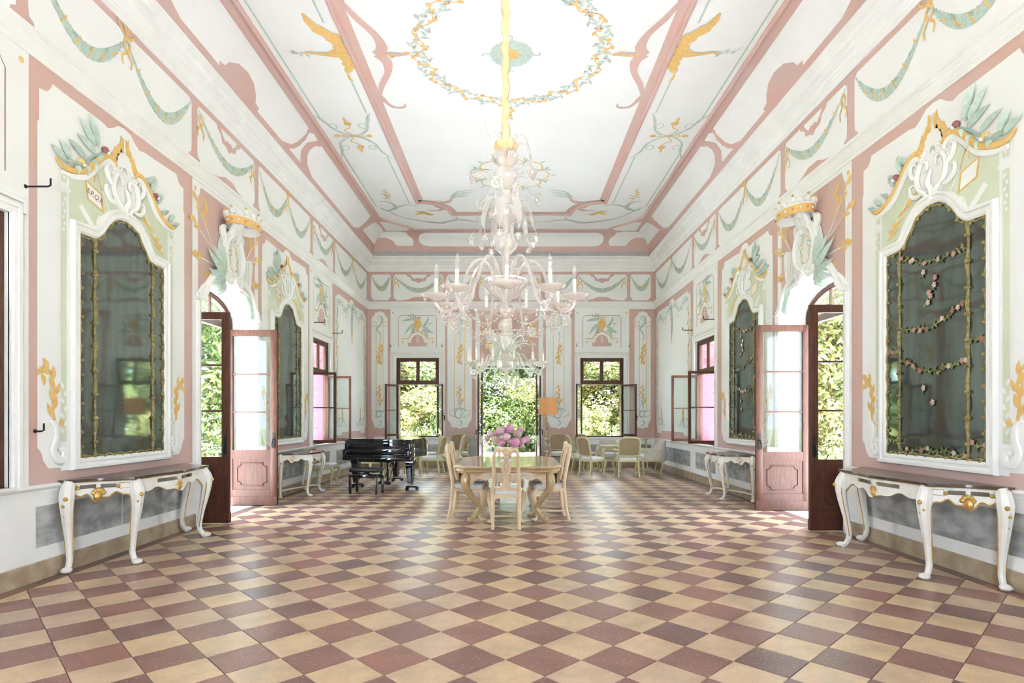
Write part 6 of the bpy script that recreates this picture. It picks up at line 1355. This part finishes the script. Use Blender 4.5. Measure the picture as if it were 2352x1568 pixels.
b = MB(); b.box(-.12, -.08, .40, .44, .12, .60, m, .006); b.box(.02, .06, .40, .44, .12, .60, m, .006); b.box(-.16, .10, .38, .47, .06, .13, m, .008); b.tube([(-.10, .46, .12), (-.05, .85, .55)], .008, m, 6); b.tube([(.04, .46, .12), (.0, .85, .55)], .008, m, 6); b.build('pedal_lyre', t)
for k in range(3): b = MB(); b.box(-.09+.05*k, -.065+.05*k, .28, .40, .07, .082, 'brass', .004); b.build('pedal', t)
t = thing('piano_bench', 'black leather-topped adjustable piano bench before the keyboard', 'bench', (-2.76, 11.22, 0), -.20)
b = MB(); b.box(-.29, .29, -.17, .17, .415, .485, 'black_leather', .025); b.build('seat', t)
b = MB(); b.box(-.29, .29, -.17, .17, .31, .365, 'piano_black', .006); b.build('frame', t)
b = MB()
for s in (-1, 1): b.tube([(s*.20, -.12, .362), (-s*.05, .0, .39), (s*.20, .12, .418)], .01, 'black_metal', 6)
b.build('lift_mechanism', t); b = MB(); b.tube([(.29, 0, .34), (.34, 0, .34)], .025, 'black_metal', 10); b.build('knob', t); b = MB(); b.tube([(-.31, 0, .34), (-.29, 0, .34)], .025, 'black_metal', 10); b.build('knob', t)
for sx in (-1, 1):
    for sy in (-1, 1): b = MB(); b.box(sx*.265-.022, sx*.265+.022, sy*.145-.022, sy*.145+.022, 0, .312, 'piano_black', .004); b.build('leg', t)
# ================================================================ CHANDELIERS
def torus(mb, c, R, r, m, axis='y', n=14, k=6):
    P_ = []
    for i in range(n+1):
        a = 2*PI*i/n; P_.append((c[0]+R*math.cos(a), c[1], c[2]+R*math.sin(a)) if axis == 'y' else (c[0]+R*math.cos(a), c[1]+R*math.sin(a), c[2]))
    mb.tube(P_, r, m, k, caps=False)
def glass_leaf(mb, path, w, m, rib=3):
    """drooping ribbed glass leaf along a radial path of (r,z)"""
    C_ = cr(path, 5); n = len(C_); vs = []; fs = []; q = 2*rib+1
    for i, p in enumerate(C_):
        t = i/(n-1); ww = w*(math.sin(PI*min(1, .12+t*.88)**.9)**.8)*(1 if t < .97 else .2)
        for j in range(q): s = j/(q-1)*2-1; vs.append((p.x, s*ww, p.y-abs(s)*ww*.35+(.004 if j % 2 else 0)))
    for i in range(n-1):
        for j in range(q-1): fs.append((i*q+j, i*q+j+1, (i+1)*q+j+1, (i+1)*q+j))
    mb.add(vs, fs, m)
def drop(mb, c, m, s=1.0):
    mb.tube([(c[0], c[1], c[2]), (c[0], c[1], c[2]-.02*s)], .0025, m, 4); mb.lathe([(.001, -.055*s), (.010*s, -.05*s), (.016*s, -.038*s), (.012*s, -.024*s), (.016*s, -.020*s), (.001, -.016*s)], m, c, 8)
ARM1 = [(.085, 2.455), (.125, 2.54), (.19, 2.575), (.26, 2.52), (.32, 2.37), (.375, 2.235), (.435, 2.195), (.485, 2.225), (.50, 2.285)]
ARM2 = [(.12, 2.26), (.19, 2.345), (.27, 2.335), (.33, 2.22), (.40, 2.115), (.48, 2.10), (.535, 2.15), (.55, 2.215)]
ARM3 = [(.06, 1.97), (.13, 2.02), (.19, 1.98), (.24, 1.89), (.295, 1.87), (.32, 1.905), (.325, 1.94)]
def arm_set(t, z0, path, n, ph, m, pan_r, cand, name='arm', ring=True, rad=.0115, wob=0, pend=True):
    me = {}
    r1, z1 = path[-1]
    b = MB(); b.tube([(p.x, 0, p.y-z0) for p in cr(path, 5)], [rad*1.15, rad, rad, rad, rad*.9], m, 8)
    if ring:
        k = path[len(path)-3]; torus(b, (k[0], 0, k[1]-z0-.005), .030, .010, m)
        for q in range(7): a = 2*PI*q/7; b.ball((k[0]+.040*math.cos(a), 0, k[1]-z0-.005+.040*math.sin(a)), .009, m, 5)
    arm_me = b.mesh('arm_glass')
    b = MB(); b.lathe([(.012, -.05), (.018, -.03), (.012, -.018), (pan_r*.35, -.012), (pan_r*.8, .004), (pan_r, .022), (pan_r*1.02, .028), (pan_r*.85, .014), (pan_r*.3, .0), (.015, .004)], m, (r1, 0, z1-z0), 24, .03, 9); pan_me = b.mesh('pan_glass')
    b = MB(); b.lathe([(.020*cand, .0), (.022*cand, .012), (.0145*cand, .018), (.0145*cand, .035)], 'bulb_base', (r1, 0, z1-z0), 10); b.lathe([(.0135*cand, .03), (.0135*cand, .115*cand+.015), (.016*cand, .115*cand+.02), (.001, .12*cand+.02)], 'candle', (r1, 0, z1-z0), 10); can_me = b.mesh('candle_sleeve')
    zb = z1-z0+.118*cand+.02; b = MB(); b.lathe([(.009*cand, 0), (.010*cand, .008), (.017*cand, .035*cand), (.0175*cand, .048*cand), (.012*cand, .075*cand), (.004*cand, .098*cand), (.0005, .108*cand)], 'bulb', (r1, 0, zb), 10); bul_me = b.mesh('bulb_glass')
    b = MB()
    if pend:
        k = path[len(path)-3]; drop(b, (k[0], 0, k[1]-z0-.045), m, 1.0)
        for q in range(3): a = q*2.1+.4; drop(b, (r1+pan_r*.9*math.cos(a), pan_r*.9*math.sin(a), z1-z0+.012), m, .7)
    pen_me = b.mesh('pendant_glass') if pend else None
    rnd = random.Random(n)
    for i in range(n):
        a = ph+2*PI*i/n+rnd.uniform(-wob, wob); rx = rnd.uniform(-.05, .05) if wob else 0
        o = part(name, t, arm_me, (0, 0, 0), (rx, 0, a)); part('drip_pan', o, pan_me); part('candle', o, can_me); part('bulb', o, bul_me)
        if pen_me: tag(part('pendants', o, pen_me), kind='stuff')
def sleeve(t, z0, za, zb, m='silk', r=.026, seed=1):
    rnd = random.Random(seed); b = MB(); pts = []; rr = []; n = int((zb-za)/.035)
    for i in range(n+1): z = lerp(za, zb, i/n); pts.append((.006*math.sin(i*1.3), .006*math.cos(i*1.7), z-z0)); rr.append(r*(.80+.35*abs(math.sin(i*.75+rnd.random()*.6))+.15*rnd.random()))
    b.tube(pts, rr, m, 9); b.build('silk_sleeve', t)
Y1, Y2 = 4.25, 8.5
c1 = V((1161-CX)*Y1/F, Y1, 1.95); t = thing('chandelier', 'large clear and rose glass chandelier nearest to us with nine candle arms', 'chandelier', c1); z0 = 1.95
sleeve(t, z0, 3.46, HC+.0, seed=1)
b = MB(); b.lathe([(.001, 3.56-z0), (.022, 3.55-z0), (.030, 3.50-z0), (.028, 3.455-z0), (.075, 3.44-z0), (.085, 3.40-z0), (.06, 3.37-z0), (.03, 3.36-z0)], 'silk', n=14, flute=.08, nf=6); b.build('silk_cap', t)
G, GP = 'murano', 'murano_pink'
def lat(name, prof, m, n=20, fl=0, nf=0): b = MB(); b.lathe([(r, z-z0) for r, z in prof], m, n=n, flute=fl, nf=nf); return b.build(name, t)
lat('upper_bowl', [(.02, 3.26), (.05, 3.275), (.088, 3.30), (.096, 3.335), (.082, 3.365), (.06, 3.375)], GP, 24, .05, 12)
lat('upper_ball', [(.02, 3.10), (.035, 3.12), (.070, 3.15), (.083, 3.19), (.070, 3.24), (.035, 3.265), (.02, 3.27)], GP, 24, .04, 12)
lat('baluster', [(.022, 2.965), (.016, 2.99), (.022, 3.02), (.038, 3.05), (.036, 3.085), (.022, 3.10), (.024, 3.112)], G, 20, .06, 10)
lat('middle_bowl', [(.018, 2.80), (.022, 2.83), (.05, 2.855), (.105, 2.885), (.116, 2.915), (.108, 2.95), (.09, 2.965)], GP, 28, .05, 14)
lat('neck', [(.022, 2.775), (.028, 2.79), (.022, 2.81), (.02, 2.83)], G)
lat('middle_ball', [(.018, 2.60), (.03, 2.625), (.072, 2.66), (.090, 2.71), (.075, 2.76), (.03, 2.785)], G, 24, .04, 12)
lat('column', [(.028, 2.44), (.022, 2.48), (.030, 2.53), (.022, 2.58), (.02, 2.61)], G)
lat('main_bowl', [(.02, 2.27), (.045, 2.30), (.115, 2.345), (.160, 2.395), (.165, 2.425), (.150, 2.445), (.10, 2.455), (.04, 2.45)], GP, 32, .05, 16)
lat('lower_vase', [(.02, 2.16), (.05, 2.175), (.075, 2.20), (.078, 2.225), (.05, 2.255), (.02, 2.275)], GP, 24, .04, 12)
lat('lower_ball', [(.014, 2.06), (.03, 2.075), (.052, 2.10), (.052, 2.125), (.03, 2.155), (.014, 2.165)], G, 20)
lat('finial', [(.001, 1.95), (.012, 1.96), (.026, 1.985), (.032, 2.01), (.022, 2.035), (.04, 2.045), (.045, 2.055), (.014, 2.065)], GP, 20, .06, 8)
arm_set(t, z0, ARM1, 9, -PI/2+.02, GP, .100, 1.0, wob=.07)
for i in range(6):
    a = i*PI/3+.3; b = MB(); b.tube([(p.x, 0, p.y-z0) for p in cr([(.06, 2.965), (.075, 3.06), (.12, 3.15), (.19, 3.185 if i % 2 else 3.09), (.235, 3.16 if i % 2 else 3.06)], 5)], [.006, .005, .004], G, 6); fx, fz = (.24, 3.15) if i % 2 else (.24, 3.05)
    for k in range(9): q = 2*PI*k/9; b.ball((fx+.012, .032*math.cos(q), fz-z0+.032*math.sin(q)), .017, GP if i % 2 else 'murano_green', 6, (.6, 1, 1))
    b.ball((fx+.01, 0, fz-z0), .02, G, 6); o = part('glass_flower', t, b.mesh('glass_flower_mesh'), rot=(0, 0, a))
for i in range(10):
    a = i*2*PI/10+.15; b = MB(); lng = i % 2; pth = [(.07, 2.955), (.10, 3.01), (.155, 3.0), (.195, 2.92), (.215, 2.82), (.245 if lng else .20, 2.755)]; glass_leaf(b, [(r, z-z0) for r, z in pth], .034, G); drop(b, (pth[-1][0], 0, pth[-1][1]-z0), G, 1.4); part('glass_leaf', t, b.mesh('glass_leaf_mesh'), rot=(0, 0, a))
for i in range(5):
    a = i*2*PI/5+.5; b = MB(); pth = [(.05, 3.36), (.09, 3.44), (.16, 3.45), (.205, 3.37), (.225, 3.27), (.245, 3.21)] if i != 2 else [(.05, 3.37), (.09, 3.44), (.13, 3.52), (.16, 3.60)]; glass_leaf(b, [(r, z-z0) for r, z in pth], .026, G); part('glass_leaf', t, b.mesh('glass_leaf_mesh'), rot=(0, 0, a))
for i in range(9):                                # bead festoons from arm to arm
    a0, a1 = -PI/2+.02+2*PI*i/9, -PI/2+.02+2*PI*(i+1)/9; b = MB(); n = 13
    for k in range(n+1):
        s = k/n; p = V(.40*math.cos(a0), .40*math.sin(a0), 2.155-z0).lerp(V(.40*math.cos(a1), .40*math.sin(a1), 2.155-z0), s); p.z -= .085*math.sin(PI*s); b.ball(p, .0085, G, 5, (1, 1, .8))
    tag(b.build('bead_chain', t), kind='stuff')
    b = MB(); n = 12
    for k in range(n+1): s = k/n; p = V(.39*math.cos(a0), .39*math.sin(a0), 2.16-z0).lerp(V(.04*math.cos(a0), .04*math.sin(a0), 2.09-z0), s); p.z -= .06*math.sin(PI*s); b.ball(p, .0075, G, 5, (1, 1, .8))
    tag(b.build('bead_chain', t), kind='stuff')
# the farther one over the table
c2 = V((1163-CX)*Y2/F, Y2, 1.74); t = thing('chandelier', 'farther green-tinted glass chandelier with leafy plume above the dining table', 'chandelier', c2); z0 = 1.74; G2 = 'murano_green'
sleeve(t, z0, 2.66, HC, 'silk', .020, 5)
lat('body', [(.03, 2.10), (.07, 2.13), (.125, 2.17), (.140, 2.24), (.125, 2.31), (.09, 2.36), (.07, 2.37)], 'murano_pink', 28, .04, 16)
lat('crown_ring', [(.06, 2.36), (.10, 2.375), (.105, 2.40), (.05, 2.42), (.03, 2.52), (.05, 2.60), (.03, 2.66), (.015, 2.67)], G2, 20)
lat('lower_body', [(.02, 1.90), (.06, 1.93), (.075, 1.98), (.05, 2.03), (.03, 2.07), (.03, 2.10)], 'murano_pink', 20, .05, 10)
lat('finial', [(.001, 1.74), (.014, 1.755), (.03, 1.79), (.028, 1.82), (.014, 1.85), (.03, 1.87), (.02, 1.90)], G2, 16)
arm_set(t, z0, ARM2, 12, .2, G2, .055, .95, rad=.012)
arm_set(t, z0, ARM3, 6, .0, G2, .045, .6, name='lower_arm', ring=False, rad=.008)
for i in range(14):
    a = i*2*PI/14; b = MB(); h_ = 2.66 if i % 2 else 2.54; glass_leaf(b, [(r, z-z0) for r, z in [(.05, 2.37), (.09, 2.46), (.15 if i % 2 else .20, h_-.03), (.24 if i % 2 else .30, h_-.02), (.29 if i % 2 else .34, h_-.09)]], .038, G2); part('glass_leaf', t, b.mesh('glass_leaf_mesh'), rot=(0, 0, a))
for i in range(6):
    a = i*PI/3+.2; b = MB(); b.tube([(p.x, 0, p.y-z0) for p in cr([(.08, 2.38), (.2, 2.56), (.32, 2.60), (.38, 2.52)], 5)], .005, G2, 6)
    for k in range(7): q = 2*PI*k/7; b.ball((.385+.03*math.cos(q), .03*math.sin(q), 2.51-z0), .016, 'gold_paint' if i == 2 else G2, 6)
    part('glass_flower', t, b.mesh('glass_flower_mesh'), rot=(0, 0, a))
